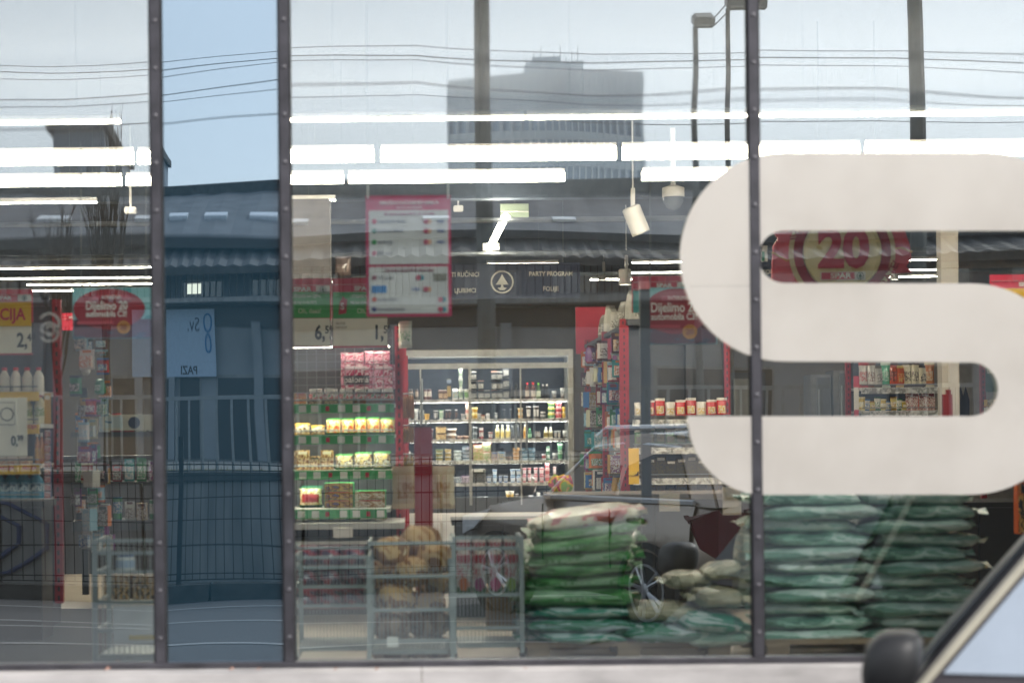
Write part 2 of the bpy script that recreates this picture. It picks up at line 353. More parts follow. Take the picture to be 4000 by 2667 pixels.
# ------------------------------------------------------------------ cars
tyre_m = mat('tyre_rubber', (.018, .018, .018), .85); black_pl = mat('black_plastic', (.015, .015, .016), .5)
rim_m = mat('alloy', (.55, .57, .6), .3, .9); lamp_r = mat('tail_lens', (.14, .01, .02), .1, coat=1, spec=.8); lamp_w = mat('head_lens', (.75, .78, .8), .08, coat=1)
highlight_rail = mat('highlight_satin', (.75, .77, .8), .35, .6)  # bright metal standing in for highlights along roof and windows
def car(loc, rz, label, paint, L=4.2, Wd=1.78, wb=2.55, belt=1.0, roof=1.6, hood=.98, gx=(-1.95, -1.5, .35, 1.15), wr=.34, pillar=None, glass=None, name='parked_car', trim=None, plate=None, zlo=.24):
    t = thing(name, loc, label, 'car', rz=rz); pillar = pillar or paint; glass = glass or glass_dark
    hw = Wd/2; xr, xf = -L/2, L/2
    # body: loft from tail to nose
    st = [(xr, .80, .5, belt-.12), (xr+.06, .9, .36, belt-.03), (xr+.3, .97, zlo, belt), (gx[0]+.25, 1, zlo, belt), (0, 1, zlo, belt-.01), (gx[3]-.1, 1, zlo, belt-.01), (gx[3]+.25, .99, zlo, hood+.02), (xf-.5, .96, zlo, hood-.04), (xf-.16, .88, zlo+.02, hood-.14), (xf, .74, .42, hood-.3)]
    vs, fs = [], []
    for x, f, z0, z1 in st:
        y = hw*f; h = z1-z0
        half = [(y*.9, z0), (y*.985, z0+.12*h), (y, z0+.5*h), (y*.985, z0+.8*h), (y*.93, z1-.015), (y*.8, z1+.012), (y*.4, z1+.045)]
        vs += [(x, a, z) for a, z in half]+[(x, -a, z) for a, z in half[::-1]]
    n = 14
    for i in range(len(st)-1):
        for j in range(n): fs.append((i*n+j, i*n+(j+1) % n, (i+1)*n+(j+1) % n, (i+1)*n+j))
    fs += [tuple(range(n)), tuple((len(st)-1)*n+j for j in range(n))]
    b = MB(); b.add(vs, fs); b.build('body', paint, t, smooth=True, local=True)
    # cabin: frustum with a slightly domed roof
    yb, yt = hw*.93, hw*.72; x0, x1, x2, x3 = gx; vs = []; xs = [0, .25, .5, .75, 1]
    for u in xs:
        xb_, xt_ = x0+(x3-x0)*u, x1+(x2-x1)*u; zt = roof-.07*(2*u-1)**2
        vs += [(xb_, yb, belt-.03), (xt_, yt, zt), (xt_, yt*.6, zt+.035), (xt_, -yt*.6, zt+.035), (xt_, -yt, zt), (xb_, -yb, belt-.03)]
    fs = [(i*6+j, i*6+j+1, i*6+j+7, i*6+j+6) for i in range(4) for j in range(5)]+[tuple(range(6)), tuple(24+j for j in range(6))]
    b = MB(); b.add(vs, fs); b.build('roof', pillar, t, smooth=True, bevel=.03, local=True)
    def S(x, tt, s, e=.012):
        return Vector((x, s*(yb+(yt-yb)*tt+e), belt-.03+(roof-.03-belt)*tt))
    def xl(tt): return x0+(x1-x0)*tt
    def xh(tt): return x3+(x2-x3)*tt
    xm = (x0+x3)/2-.05; lo, hi = .1, .86
    for s in (-1, 1):
        for q, (a, c) in enumerate((((lambda v: xl(v)+.3), (lambda v: xm-.04)), ((lambda v: xm+.04), (lambda v: xh(v)-(.06 if trim else .14))))):
            quad = [S(a(lo), lo, s), S(c(lo), lo, s), S(c(hi), hi, s), S(a(hi), hi, s)]
            quad += [v-Vector((0, s*.02, 0)) for v in quad]
            MB().add(quad, [(0, 1, 2, 3), (4, 5, 6, 7), (0, 1, 5, 4), (1, 2, 6, 5), (2, 3, 7, 6), (3, 0, 4, 7)]).build('side_window', glass if s > 0 else glass_dark, t, local=True)
        if trim:
            MB().tube([S(xh(v)-.03, v, s, .012) for v in (0.02, .3, .6, .9)], .014, 5).build('window_trim_or_highlight', trim, t, local=True)
        if plate:
            MB().tube([(x1+.1, s*yt*.9, roof+.0), (x1+.2, s*yt*.92, roof+.055), (x2-.1, s*yt*.92, roof+.055), (x2+.1, s*yt*.9, roof-.02)], .026, 6).build('roof_highlight_rail', highlight_rail, t, local=True)  # added rail that draws the bright highlight along the roof
            MB().tube([S(xh(v)-.1, v, s, .016) for v in (.03, .5, .9)]+[S(x1+.15+(x2-x1)*.5, .97, s, .0), S(xl(.9)+.25, .9, s, .016)], .016, 5).build('window_trim_or_highlight', highlight_rail, t, local=True)  # added bright line imitating the highlight round the windows
            MB().tube([S(xl(0)+.25, .05, s, .02), S(xh(0)-.1, .05, s, .02)], .018, 5).build('window_trim_or_highlight', highlight_rail, t, local=True)  # added bright line imitating a highlight at the window base
        d = MB()
        for xx, zz in ((xm-.1, belt-.13), (xh(0)-1.0, belt-.13)): d.box((xx-.28, s*(hw*.985+.012), zz), (.2, .03, .035))
        d.build('door_handle', paint, t, bevel=.008, local=True)
        for xx in (xm, xh(0)-.15): MB().box((xx, s*(hw*.995), (zlo+belt)/2+.1), (.012, .012, belt-zlo-.3)).build('door_seam', black_pl, t, local=True)
        # mirror
        if not trim or s > 0:
            sg_ = lambda v, p: math.copysign(abs(v)**p, v); b = MB(); vs = []
            for q in range(11):
                a_ = math.pi*(q/10-.5)
                for r_ in range(18):
                    c_ = 2*math.pi*r_/18; ca = sg_(math.cos(a_), .65)
                    vs.append((x3+.02+.08*ca*sg_(math.cos(c_), .7)-.02*math.sin(a_), s*(hw+.09)+.11*ca*sg_(math.sin(c_), .6), belt+.075+.085*sg_(math.sin(a_), .7)))
            b.add(vs, [(q*18+r_, q*18+(r_+1) % 18, q*18+18+(r_+1) % 18, q*18+18+r_) for q in range(10) for r_ in range(18)])
            b.build('mirror', paint if plate else black_pl, t, smooth=True, local=True)
        # lamps
        b = MB(); b.prism([(xr-.005, belt-.36), (xr-.015, belt-.06), (xr+.34, belt-.1), (xr+.2, belt-.3)], s*hw*.62, s*(hw*.965)); b.build('tail_light', lamp_r, t, bevel=.02, local=True)
        b = MB(); b.prism([(xf-.12, hood-.3), (xf-.12, hood-.16), (xf-.5, hood-.1), (xf-.32, hood-.26)], s*hw*.5, s*hw*.93); b.build('headlight', lamp_w, t, bevel=.02, local=True)
        for xx in (-wb/2, wb/2):
            Mw = Matrix.Translation((xx, s*(hw-.1), wr)) @ Matrix.Rotation(R(-90*s), 4, 'X')
            a = MB(); a.lathe([(wr*1.16, -.02), (wr*1.16, .115), (wr*1.02, .118), (wr*1.0, -.02)], n=26, M=Mw); a.build('wheel_arch', black_pl, t, smooth=True, local=True)
            wh = MB(); wh.lathe([(wr*.62, -.1), (wr*.9, -.1), (wr, -.06), (wr, .07), (wr*.93, .105), (wr*.66, .112)], n=28, M=Mw)
            w_ = wh.build('wheel', tyre_m, t, smooth=True, local=True)
            rm = MB(); rm.lathe([(wr*.66, .05), (wr*.66, .121), (wr*.6, .121), (wr*.58, .06)], n=28, M=Mw)
            for k in range(5):
                for dd in (-.16, .16):
                    an = 2*math.pi*k/5+dd; a0 = Vector((.05*math.cos(an), .05*math.sin(an), .122)); a1 = Vector((wr*.62*math.cos(an*1.0), wr*.62*math.sin(an), .118))
                    rm.tube([Mw @ a0, Mw @ a1], .016, 5)
            rm.lathe([(.055, .1), (.055, .13), (.03, .135)], n=10, M=Mw); rm.build('rim', rim_m, w_, smooth=True, local=True)
    # screens
    def quad(name, p):
        MB().add(p+[v+Vector((-.01 if p[0].x > 0 else .01, 0, -.015)) for v in p], [(0, 1, 2, 3), (4, 5, 6, 7), (0, 1, 5, 4), (1, 2, 6, 5), (2, 3, 7, 6), (3, 0, 4, 7)]).build(name, glass, t, local=True)
    e = .025; glass = glass_dark if plate else mat('dull_screen', (.02, .025, .03), .35, spec=.3)
    quad('windscreen', [Vector((x3-.03+e, -yb*.9, belt+.02)), Vector((x3-.03+e, yb*.9, belt+.02)), Vector((x2+e+.03, yt*.88, roof-.1)), Vector((x2+e+.03, -yt*.88, roof-.1))])
    quad('rear_window', [Vector((x0+.05-e, -yb*.85, belt+.04)), Vector((x0+.05-e, yb*.85, belt+.04)), Vector((x1-e-.02, yt*.85, roof-.12)), Vector((x1-e-.02, -yt*.85, roof-.12))])
    MB().box((xr+.02, 0, .42), (.14, Wd*.86, .26)).build('bumper', black_pl, t, bevel=.04, local=True)
    MB().box((xf-.06, 0, .40), (.14, Wd*.7, .22)).build('bumper', black_pl, t, bevel=.04, local=True)
    if plate:
        pl = MB().box((xr-.02, 0, belt-.17), (.02, .52, .12)).build('number_plate', flat('e8e8e4'), t, local=True)
        text(plate, .11, (xr-.034, 0, belt-.17), pl, flat('15171c'), rz=-math.pi/2, bold=.02, local=True)
        MB().box((xr-.005, 0, belt-.32), (.04, .7, .03)).build('tailgate_strip', rim_m, t, local=True)
    return t
dark_paint = mat('dark_brown_paint', (.34, .285, .24), .3, .9, coat=1, scale=4, var=.06)
fr, rr = Vector((.695, -10.0)), Vector((1.81, -7.76)); d = (fr-rr).normalized(); right = Vector((d.y, -d.x))
mid = (fr+rr)/2-right*(.89-.02)
car((mid.x, mid.y, 0), math.atan2(d.y, d.x), 'dark brown compact off-roader parked by the kerb, mirrored in the big pane', dark_paint, L=4.1, Wd=1.8, wb=2.5, belt=1.03, roof=1.57, hood=1.0, gx=(-2.0, -1.6, -.12, .66), plate='ZG 355', pillar=dark_paint)
sky_glass = mat('sky_glass', (.46, .5, .54), .04, .75, spec=1, var=.03)
th_ = R(-18); pv = Vector((1.35, -2.25)); off = Matrix.Rotation(th_, 2) @ Vector((.86, .80))
car((pv.x+off.x, pv.y+off.y, 0), math.pi+th_, 'dark grey car close to the shop front with black mirror and pale side window', mat('grey_car_paint', (.03, .03, .033), .55, spec=.2, var=.03), L=4.0, Wd=1.6, wb=2.5, belt=.87, roof=1.46, hood=.58, gx=(-1.9, -1.2, .4, .86), wr=.29,
    pillar=mat('pillar_black', (.05, .042, .048), .45), glass=sky_glass, trim=flat('b3ad9c'))

# ------------------------------------------------------------------ the shop front
frame_m = mat('anodised_frame', (.055, .052, .06), .45, .3, scale=9, var=.35)
def glassmat(name, fac, tint, gtint, opaque=None):
    m = bpy.data.materials.new(name); m.use_nodes = True; n, l = m.node_tree.nodes, m.node_tree.links; n.clear()
    o = n.new('ShaderNodeOutputMaterial'); mx = n.new('ShaderNodeMixShader'); g = n.new('ShaderNodeBsdfGlossy')
    g.inputs['Color'].default_value = (*gtint, 1); g.inputs['Roughness'].default_value = 0
    if opaque: a = n.new('ShaderNodeBsdfDiffuse'); a.inputs['Color'].default_value = (*opaque, 1)
    else: a = n.new('ShaderNodeBsdfTransparent'); a.inputs['Color'].default_value = (*tint, 1)
    lw = n.new('ShaderNodeFresnel'); lw.inputs['IOR'].default_value = 1.25
    ad = n.new('ShaderNodeMath'); ad.operation = 'ADD'; ad.use_clamp = True; ad.inputs[1].default_value = fac-.012
    l.new(lw.outputs[0], ad.inputs[0]); l.new(ad.outputs[0], mx.inputs[0]); l.new(a.outputs[0], mx.inputs[1]); l.new(g.outputs[0], mx.inputs[2]); l.new(mx.outputs[0], o.inputs[0])
    return m
REFL = .38
glass_m = glassmat('coated_glass', REFL, (.80, .86, .85), (.91, .975, 1)); spandrel_m = glassmat('blue_spandrel_glass', .46, None, (.69, .82, .93), (.008, .03, .048))
shop = thing('shop_window', (0, 0, .683), 'tall shop front of coated glass panes with dark riveted frames', 'shop front')
GZ0, GZ1 = .70, 4.2
MX = [-2.84, W(617, 1333, 1).x, W(1120, 1333, 1).x, W(2950, 1333, 1).x, 3.12]
MX[3] = W(2951, 1333, 1).x
g = random.Random(5)
def pane(x0, x1, m, seed, bow):
    g = random.Random(seed); nx, nz = 44, 60; ph = [g.uniform(0, 6.3) for _ in range(8)]; b = MB(); vs = []
    for j in range(nz+1):
        for i in range(nx+1):
            u, v = i/nx, j/nz; x, z = x0+(x1-x0)*u, GZ0+(GZ1-GZ0)*v
            y = -bow*(1-(2*u-1)**2)*(1-(2*v-1)**2)
            y += .00009*math.sin(z*15+ph[0]+1.3*math.sin(x*2+ph[1]))+.00003*math.sin(z*31+ph[2]+x)+.00026*math.sin(x*9+ph[3])+.0002*math.sin(z*3.4+ph[4])*math.sin(x*2.6+ph[5])
            # edges pinched by the clamps
            vs.append((x, y+.012, z))
    fs = [(j*(nx+1)+i, j*(nx+1)+i+1, (j+1)*(nx+1)+i+1, (j+1)*(nx+1)+i) for j in range(nz) for i in range(nx)]
    b.add(vs, fs); o = b.build('pane', m, shop); o.data.polygons.foreach_set('use_smooth', [True]*len(fs)); return o
BOW = (.0016, .0008, .0018, .0018)
for q in range(4):
    o = pane(MX[q]+.012, MX[q+1]-.012, spandrel_m if q == 1 else glass_m, 11+q, BOW[q])
    if q == 1: o['label'] = 'narrow opaque blue mirror pane'
bolt_m = mat('bolt_steel', (.115, .11, .12), .4, .5)
cap = MB().lathe([(.0085, 0), (.0085, .003), (.005, .005)], n=10, M=Matrix.Rotation(R(90), 4, 'X')).mesh('bolt', bolt_m, smooth=True)
for x in MX:
    mu = MB().box((x, -.002, (GZ0+GZ1)/2), (.040, .03, GZ1-GZ0)).build('mullion', frame_m, shop, bevel=.003)
    for s_ in (-1, 1): MB().box((x+s_*.0235, .004, (GZ0+GZ1)/2), (.006, .012, GZ1-GZ0)).build('gasket', tyre_m, mu)
    for zz in range(19):
        o = bpy.data.objects.new('bolt', cap); COL.objects.link(o); o.parent = mu; o.location = Vector((x, -.0172, .80+.185*zz))-woff(mu)
MB().box(((MX[0]+MX[4])/2, .012, .694), (MX[4]-MX[0], .09, .022)).build('sill', frame_m, shop)
MB().box(((MX[0]+MX[4])/2, .012, GZ1+.05), (MX[4]-MX[0], .09, .1)).build('head_rail', frame_m, shop)
b = MB()
for i in range(5): b.box((-5.2+i*2.6+1.299, -.03, .34), (2.597, .30, .682))
b.build('plinth', mat('pale_stone', (.50, .47, .455), .7, scale=5, var=.2, stretch=(1, 1, 3)), kind='structure')
lv = MB(); g = random.Random(8)
for px in (420, 905, 1010, 1310, 1470, 2050, 2440):
    p = W(px, 2612, .985); a = g.uniform(0, 3); s = g.uniform(.007, .014)
    lv.add([p+Vector((-s, 0, -.006)), p+Vector((0, -s*.7, .0)), p+Vector((s, 0, .004)), p+Vector((0, s*.6, s*.8))], [(0, 1, 2, 3)])
lv.build('fallen_leaves', mat('dead_leaf', (.42, .24, .18), .7), kind='stuff')
# white letter sticker
stk = bpy.data.materials.new('white_film'); stk.use_nodes = True; n, l = stk.node_tree.nodes, stk.node_tree.links; n.clear()
o_ = n.new('ShaderNodeOutputMaterial'); mx = n.new('ShaderNodeMixShader'); df = n.new('ShaderNodeBsdfDiffuse'); tr = n.new('ShaderNodeBsdfTranslucent')
no = n.new('ShaderNodeTexNoise'); no.inputs['Scale'].default_value = 1.6; no.inputs['Detail'].default_value = 9; no.inputs['Roughness'].default_value = .62; cr = n.new('ShaderNodeValToRGB'); tcs = n.new('ShaderNodeTexCoord')
cr.color_ramp.elements[0].position = .3; cr.color_ramp.elements[0].color = (.70, .65, .60, 1); cr.color_ramp.elements[1].position = .55; cr.color_ramp.elements[1].color = (.85, .80, .75, 1)
l.new(tcs.outputs['Object'], no.inputs['Vector']); l.new(no.outputs[0], cr.inputs[0]); l.new(cr.outputs[0], df.inputs[0]); tr.inputs[0].default_value = (.8, .79, .75, 1)
mx.inputs[0].default_value = .46; l.new(df.outputs[0], mx.inputs[1]); l.new(tr.outputs[0], mx.inputs[2]); gl_ = n.new('ShaderNodeBsdfGlossy'); gl_.inputs['Roughness'].default_value = .12; m2_ = n.new('ShaderNodeMixShader'); m2_.inputs[0].default_value = .05
l.new(mx.outputs[0], m2_.inputs[1]); l.new(gl_.outputs[0], m2_.inputs[2]); l.new(m2_.outputs[0], o_.inputs[0])
S_out = []
S_out += [(4120, 597)]
S_out += [(x, y) for x, y in arc(3062, 1004, 407, 270, 90, 40)]                # outer left curve, top to bottom
S_out += [(x, y) for x, y in arc(3790, 1520, 105, 270, 450, 24)]               # lower slot end
S_out += [(2685, 1625), (2683, 1645)]
S_out += [(x, y) for x, y in arc(2985, 1632, 299, 176, 90, 16)]                # tapered foot
S_out += [(x, y) for x, y in arc(3790, 1519, 411, 90, -90, 40)]                # outer right curve
S_out += [(x, y) for x, y in arc(3062, 1004, 102, 90, 270, 24)]                # upper slot end
S_out += [(4165, 902), (4165, 892)]
S_out += [(x, y) for x, y in arc(3867, 894, 297, 0, -88, 16)]
S_out = S_out[1:]
sp = []
for x, y in S_out: p = W(x, y, 1); sp.append((p.x, p.z))
letter = thing('letter_sticker', (W(3300, 1930, 1).x, -.006, W(3300, 1930, 1).z), 'giant white S-shaped letter sticker spread over two glass panes', 'sticker')
base = MB().prism(sp, 0, .0012).mesh('tmp', stk)
def cut(xa, xb, za, zb):
    bm = bmesh.new(); bm.from_mesh(base)
    for co, no_ in (((xa, 0, 0), (-1, 0, 0)), ((xb, 0, 0), (1, 0, 0)), ((0, 0, za), (0, 0, -1)), ((0, 0, zb), (0, 0, 1))):
        bmesh.ops.bisect_plane(bm, geom=bm.verts[:]+bm.edges[:]+bm.faces[:], plane_co=co, plane_no=no_, clear_outer=True)
    bm.verts.ensure_lookup_table(); off = woff(letter)
    for v in bm.verts: v.co -= Vector((off.x, .006-.0, off.z)) 
    me = bpy.data.meshes.new('film'); bm.to_mesh(me); bm.free(); me.materials.append(stk)
    o = bpy.data.objects.new('film', me); COL.objects.link(o); o.parent = letter; return o
zc = W(2800, 1520, 1).z
zs_ = W(2800, 1118, 1).z
cut(-5, MX[3]-.0205, zc, zs_-.0007); cut(-5, MX[3]-.0205, zs_+.0007, 9); cut(-5, MX[3]-.0205, -5, zc); cut(MX[3]+.0205, 9, -9, 9)

# ------------------------------------------------------------------ the shop's shell
tile = mat('floor_tile', (.50, .43, .34), .35, scale=1.5, var=.1); wall_m = mat('beige_wall', (.15, .122, .09), .8, scale=.8, var=.08)
ceil_m = mat('grey_ceiling', (.075, .085, .11), .9, scale=.6, var=.12)
MB().box((2, 11.06, FLOOR-.05), (16, 22, .1)).build('floor', tile, kind='structure')
MB().box((2, 11.06, 3.95), (16, 22, .1)).build('ceiling', ceil_m, kind='structure')
b = MB(); b.box((2, 21.9, 2.2), (16, .2, 3.4)); bw = b.build('back_wall', wall_m, kind='structure')
MB().box((-5.9, 11.06, 2.2), (.2, 21.8, 3.4)).build('side_wall', wall_m, kind='structure')
MB().box((9.9, 11.06, 2.2), (.2, 21.8, 3.4)).build('side_wall', wall_m, kind='structure')
for x0, x1 in ((-6, MX[0]-.03), (MX[4]+.03, 10)): MB().box(((x0+x1)/2, .05, 2.1), (x1-x0, .12, 4.2)).build('front_wall', dark_conc, kind='structure')
MB().box((2, 11, 4.5), (16.4, 22.6, .5)).build('roof', dark_conc, kind='structure')
p = W(3712, 1300, 2.0); MB().box((p.x, p.y+.07, 2.2), (.135, .14, 3.3)).build('pillar', mat('cream_pillar', (.62, .56, .48), .7, var=.03), kind='structure')
p = W(3720, 1000, 3.2); MB().box((p.x+2.5, p.y, 2.2), (5, .12, 3.4)).build('partition_wall', mat('grey_partition', (.36, .33, .31), .8), kind='structure')
beam_m = mat('blue_grey_steel', (.10, .13, .18), .6)
for y in (9.5, 14.5): MB().box((2, y, 3.74), (15.6, .18, .3)).build('ceiling_beam', beam_m, kind='structure')
for i, y in enumerate((8.9, 11.5, 13.4)):
    MB().tube([(-5.7, y, 3.35-.05*i), (9.7, y, 3.35-.05*i)], .022, 6).build('ceiling_pipe', galv, label=f'thin grey pipe hung under the ceiling, {ORD[i]} from the glass', cat='pipe', group='pipes under the shop ceiling')
# lamps: strips of light hung in rows
led = mat('led_diffuser', (1, .87, .70), emit=30.0, var=0); led_down = mat('led_panel', (1, .87, .70), emit=64, var=0); lampbody = mat('lamp_body', (.75, .73, .7), .5)
def strip(x0, x1, y, z, h, d, label):
    t = thing('light_strip', ((x0+x1)/2, y, z), label, 'light', 'light strips under the shop ceiling')
    MB().box(((x0+x1)/2, y, z+h/2+.016), (x1-x0, d*.7 if h > .008 else d+.02, .03)).build('housing', lampbody, t)
    MB().box(((x0+x1)/2, y, z), (x1-x0, d, h)).build('diffuser', led if h > .008 else led_down, t)
    for x in (x0+.2, x1-.2): MB().tube([(x, y, z+h/2+.03), (x, y, 3.9)], .0012, 4).build('hanger', galv, t)
def row(ri, py, k, h, d, spans):
    z = CAM_Z+(1700-py)*k/1000; n = len(spans)
    for i, (a, c) in enumerate(spans):
        pa, pc = W(a, py, k), W(c, py, k)
        strip(pa.x, pc.x, pa.y, z, h, d, f'glowing white ceiling strip, {ORD[i]} along the {ORD[ri]} row from the glass')
row(0, 465, 1.17, .0085, .02, [(-900, 470), (1130, 2050), (2056, 2960), (2966, 4500)])
row(1, 607, 1.59, .072, .06, [(-400, 520), (540, 1460), (1488, 2406), (2432, 3356), (3382, 4330)])
row(2, 697, 1.78, .056, .06, [(-400, 474), (494, 1342), (1362, 2205), (2508, 3300), (3330, 4200)])
row(3, 778, 1.91, .006, .05, [(-500, 378), (1000, 1310)])
row(4, 1034, 2.66, .006, .05, [(-300, 590), (1900, 2180), (2470, 2800), (3550, 3690)])
row(5, 1122, 3.05, .006, .05, [(-100, 280), (285, 590)])
# unseen rows further back light the shop like the ones in view
for i, y in enumerate((18.2,)):
    for j in range(4): strip(-5+j*3.6, -1.8+j*3.6, y, 3.55, .006, .06, f'added thin far ceiling strip, {ORD[j]} along the {("seventh","eighth","ninth")[i]} row from the glass')
# ------------------------------------------------------------------ unit meshes for goods (1 x 1 x 1, standing on z=0); slots: body, top, label
def unit(b, n, smooth=True):
    return b.mesh(n, [flat('888888')]*3, smooth=smooth)
U = {}
U['cup'] = unit(MB().lathe([(.33, 0), (.36, .2), (.43, .75), (.46, .93), (.5, .94), (.5, .98), (.46, 1)], n=14, mis=[0, 2, 0, 1, 1, 1]), 'cup')
U['tub'] = unit(MB().lathe([(.38, 0), (.42, .2), (.47, .7), (.5, .72), (.5, .92), (.46, 1)], n=14, mis=[0, 2, 1, 1, 1]), 'tub')
U['can'] = unit(MB().lathe([(.44, 0), (.5, .03), (.5, .3), (.5, .8), (.5, .96), (.45, 1)], n=14, mis=[1, 0, 2, 0, 1]), 'can')
U['bottle'] = unit(MB().lathe([(.44, 0), (.5, .04), (.5, .15), (.5, .5), (.49, .6), (.3, .78), (.2, .84), (.2, .87), (.26, .88), (.26, .99), (.2, 1)], n=14, mis=[0, 0, 2, 0, 0, 0, 0, 1, 1, 1]), 'bottle')
U['jar'] = unit(MB().lathe([(.46, 0), (.5, .04), (.5, .25), (.5, .62), (.49, .74), (.44, .79), (.46, .8), (.46, .98), (.43, 1)], n=16, mis=[0, 0, 2, 0, 0, 1, 1, 1]), 'jar')
b = MB(); b.box((0, 0, .5), (1, 1, 1)); b.box((0, -.5, .5), (.96, .012, .96), 2); b.box((0, -.507, .87), (.7, .01, .14), 1); U['box'] = unit(b, 'box', False)
b = MB(); b.box((0, 0, .39), (1, 1, .78)); b.add([(-.5, -.5, .78), (.5, -.5, .78), (.5, .5, .78), (-.5, .5, .78), (-.5, 0, .95), (.5, 0, .95)], [(0, 1, 5, 4), (2, 3, 4, 5), (0, 4, 3), (1, 2, 5)]); b.box((0, 0, .97), (1, .05, .06), 1); b.box((0, -.5, .4), (.9, .012, .5), 2); U['carton'] = unit(b, 'carton', False)
def bagmesh(n=9, m=8, gus=.5):
    b = MB(); vs = []
    for s in (-1, 1):
        for j in range(m+1):
            v = j/m; th = gus*(1-(2*v-1)**4)**.5*(.75+.25*math.sin(3*v+1)); wd = .5-.03*math.sin(math.pi*v)+.012*((j*5) % 3-1)
            for i in range(n+1):
                u = 2*i/n-1; vs.append((wd*u, s*th*max(0, 1-abs(u)**3)**.5*(1+.1*math.sin(9*u+5*v)), v))
    k = (n+1)*(m+1); fs = []; ms = []
    for s in (0, 1):
        for j in range(m):
            for i in range(n):
                a = s*k+j*(n+1)+i; fs.append((a, a+1, a+n+2, a+n+1)); ms.append(1 if j in (0, m-1) else (2 if j in (2, 3, 4) and 1 <= i < n-1 else 0))
    b.v = vs; b.f = fs; b.m = ms; return b
U['bag'] = unit(bagmesh(), 'bag')
b = MB(); b.box((0, 0, .5), (1, .06, 1)); b.box((0, -.3, .38), (.8, .6, .56), 2); b.box((0, -.05, .9), (.6, .05, .12), 1); U['card'] = unit(b, 'card', False)
U['stick'] = unit(MB().lathe([(.12, 0), (.3, .02), (.46, .1), (.5, .4), (.47, .8), (.3, .93), (.1, .97), (.2, 1)], n=8, mis=[1, 0, 0, 0, 0, 0, 1]), 'stick')
U['spray'] = unit(MB().lathe([(.45, 0), (.5, .05), (.5, .25), (.48, .55), (.36, .75), (.22, .85), (.22, .88), (.3, .89), (.28, 1)], n=12, mis=[0, 0, 2, 0, 0, 0, 1, 1]), 'spray')
PM = lambda *h, s=9, k=1: prt('print_'+'_'.join(h)+f'_{s}', [hexc(x) for x in h], s*1.0, seed=len(MATS) % 17)
def item(kind, name, x, y, z, wd, h, mats, label, cat, group=None, dp=None, rz=0):
    o = bpy.data.objects.new(name, U[kind]); COL.objects.link(o)
    o.location = (x, y, z); o.scale = (wd, dp or wd, h); o.rotation_euler = (0, 0, rz)
    for i, m in enumerate((list(mats)+[mats[0]]*3)[:3]): o.material_slots[i].link = 'OBJECT'; o.material_slots[i].material = m
    return tag(o, label, cat, group)
F = flat
white, cream = F('ece8e0'), F('e4d8c2')
red_steel = mat('red_steel', hexc('a01828'), .45, .2)
shelf_w = mat('shelf_enamel', (.68, .66, .62), .4); shelf_g = mat('shelf_grey', (.08, .082, .09), .5, .3)
# ------------------------------------------------------------------ tall fridge along the back wall
FK = 3.40
def FX(cx, cy=1000, k=FK): return W(1550+cx*.4783, 1350+cy*.4783, k)
fx0, fx1, fy = FX(60).x, FX(1425).x, FX(0).y
fr = thing('wall_fridge', ((fx0+fx1)/2, fy, FLOOR), 'tall wide glass-fronted dairy fridge against the back wall', 'fridge')
frm = mat('fridge_frame', (.42, .41, .38), .35, .4); inner = mat('fridge_inside', (.035, .045, .065), .6)
ftop = FX(700, 85).z
MB().box(((fx0+fx1)/2, fy+.75, (FLOOR+ftop)/2), (fx1-fx0, .06, ftop-FLOOR)).build('back_panel', inner, fr)
for x in (fx0, fx1): MB().box((x, fy+.36, (FLOOR+ftop)/2), (.07, .78, ftop-FLOOR)).build('side_panel', frm, fr)
MB().box(((fx0+fx1)/2, fy+.36, ftop+.04), (fx1-fx0+.07, .8, .09)).build('top_panel', frm, fr)
MB().box(((fx0+fx1)/2, fy-.04, ftop-.13), (fx1-fx0, .05, .07)).build('header_rail', frm, fr)
MB().box(((fx0+fx1)/2, fy+.02, FX(0, 175).z), (fx1-fx0-.08, .03, .03)).build('fridge_lamp', mat('fridge_led', (1, .985, .96), emit=25.0, var=0), fr)
MB().box(((fx0+fx1)/2, fy+.34, FLOOR+.1), (fx1-fx0-.07, .7, .2)).build('base', shelf_g, fr)
for cx in (200, 602, 1015): MB().box((FX(cx).x, fy-.06, (FLOOR+ftop)/2), (.035 if cx == 602 else .018, .05, ftop-FLOOR-.2)).build('door_frame', frm, fr)
for cx, c0, c1 in ((150, 610, 840), (238, 610, 840), (970, 605, 845), (1058, 605, 845), (205, 270, 640)):
    MB().tube([FX(cx, c0)+Vector((0, -.12, 0)), FX(cx, c1)+Vector((0, -.12, 0))], .016, 8).build('door_handle', galv, fr)
SH = [445, 608, 770, 948, 1128, 1305]
tags_m = PM('f2efe8', 'e4e1da', 'c9c6c0', '9a9894', s=22)
for i, c in enumerate(SH):
    zz = FX(700, c).z
    s_ = MB().box(((fx0+fx1)/2, fy+.38, zz), (fx1-fx0-.08, .66, .025)).build('shelf', shelf_w, fr)
    MB().box(((fx0+fx1)/2, fy+.035, zz-.005), (fx1-fx0-.1, .02, .045)).build('price_strip', tags_m, s_)
    MB().box(((fx0+fx1)/2, fy+.06, zz-.022), (fx1-fx0-.1, .02, .012)).build('shelf_lamp', MATS['fridge_led'], s_)  # added light under the shelf to brighten the fridge goods
cups = {}
def fitem(sh, kind, nm, c0, c1, top, mats, what, stack=1):
    x = FX((c0+c1)/2, SH[sh]).x; wd = (c1-c0)*.4783*FK/1000*1.08; base_z = FX(700, SH[sh]).z+.013
    h = max(.03, (SH[sh]-13-top)*.4783*FK/1000*1.1)/stack; deep = wd if kind not in ('box', 'carton') else min(.12, wd)
    for q in range(stack):
        n_ = cups.get((sh, what), 0); cups[(sh, what)] = n_+1
        item(kind, nm, x, fy+.05+deep/2+.03, base_z+q*h, wd, h*.985, mats, f'@{sh}|{what}|{n_}', nm.split('_')[-1], 'goods on the fridge shelves', deep)
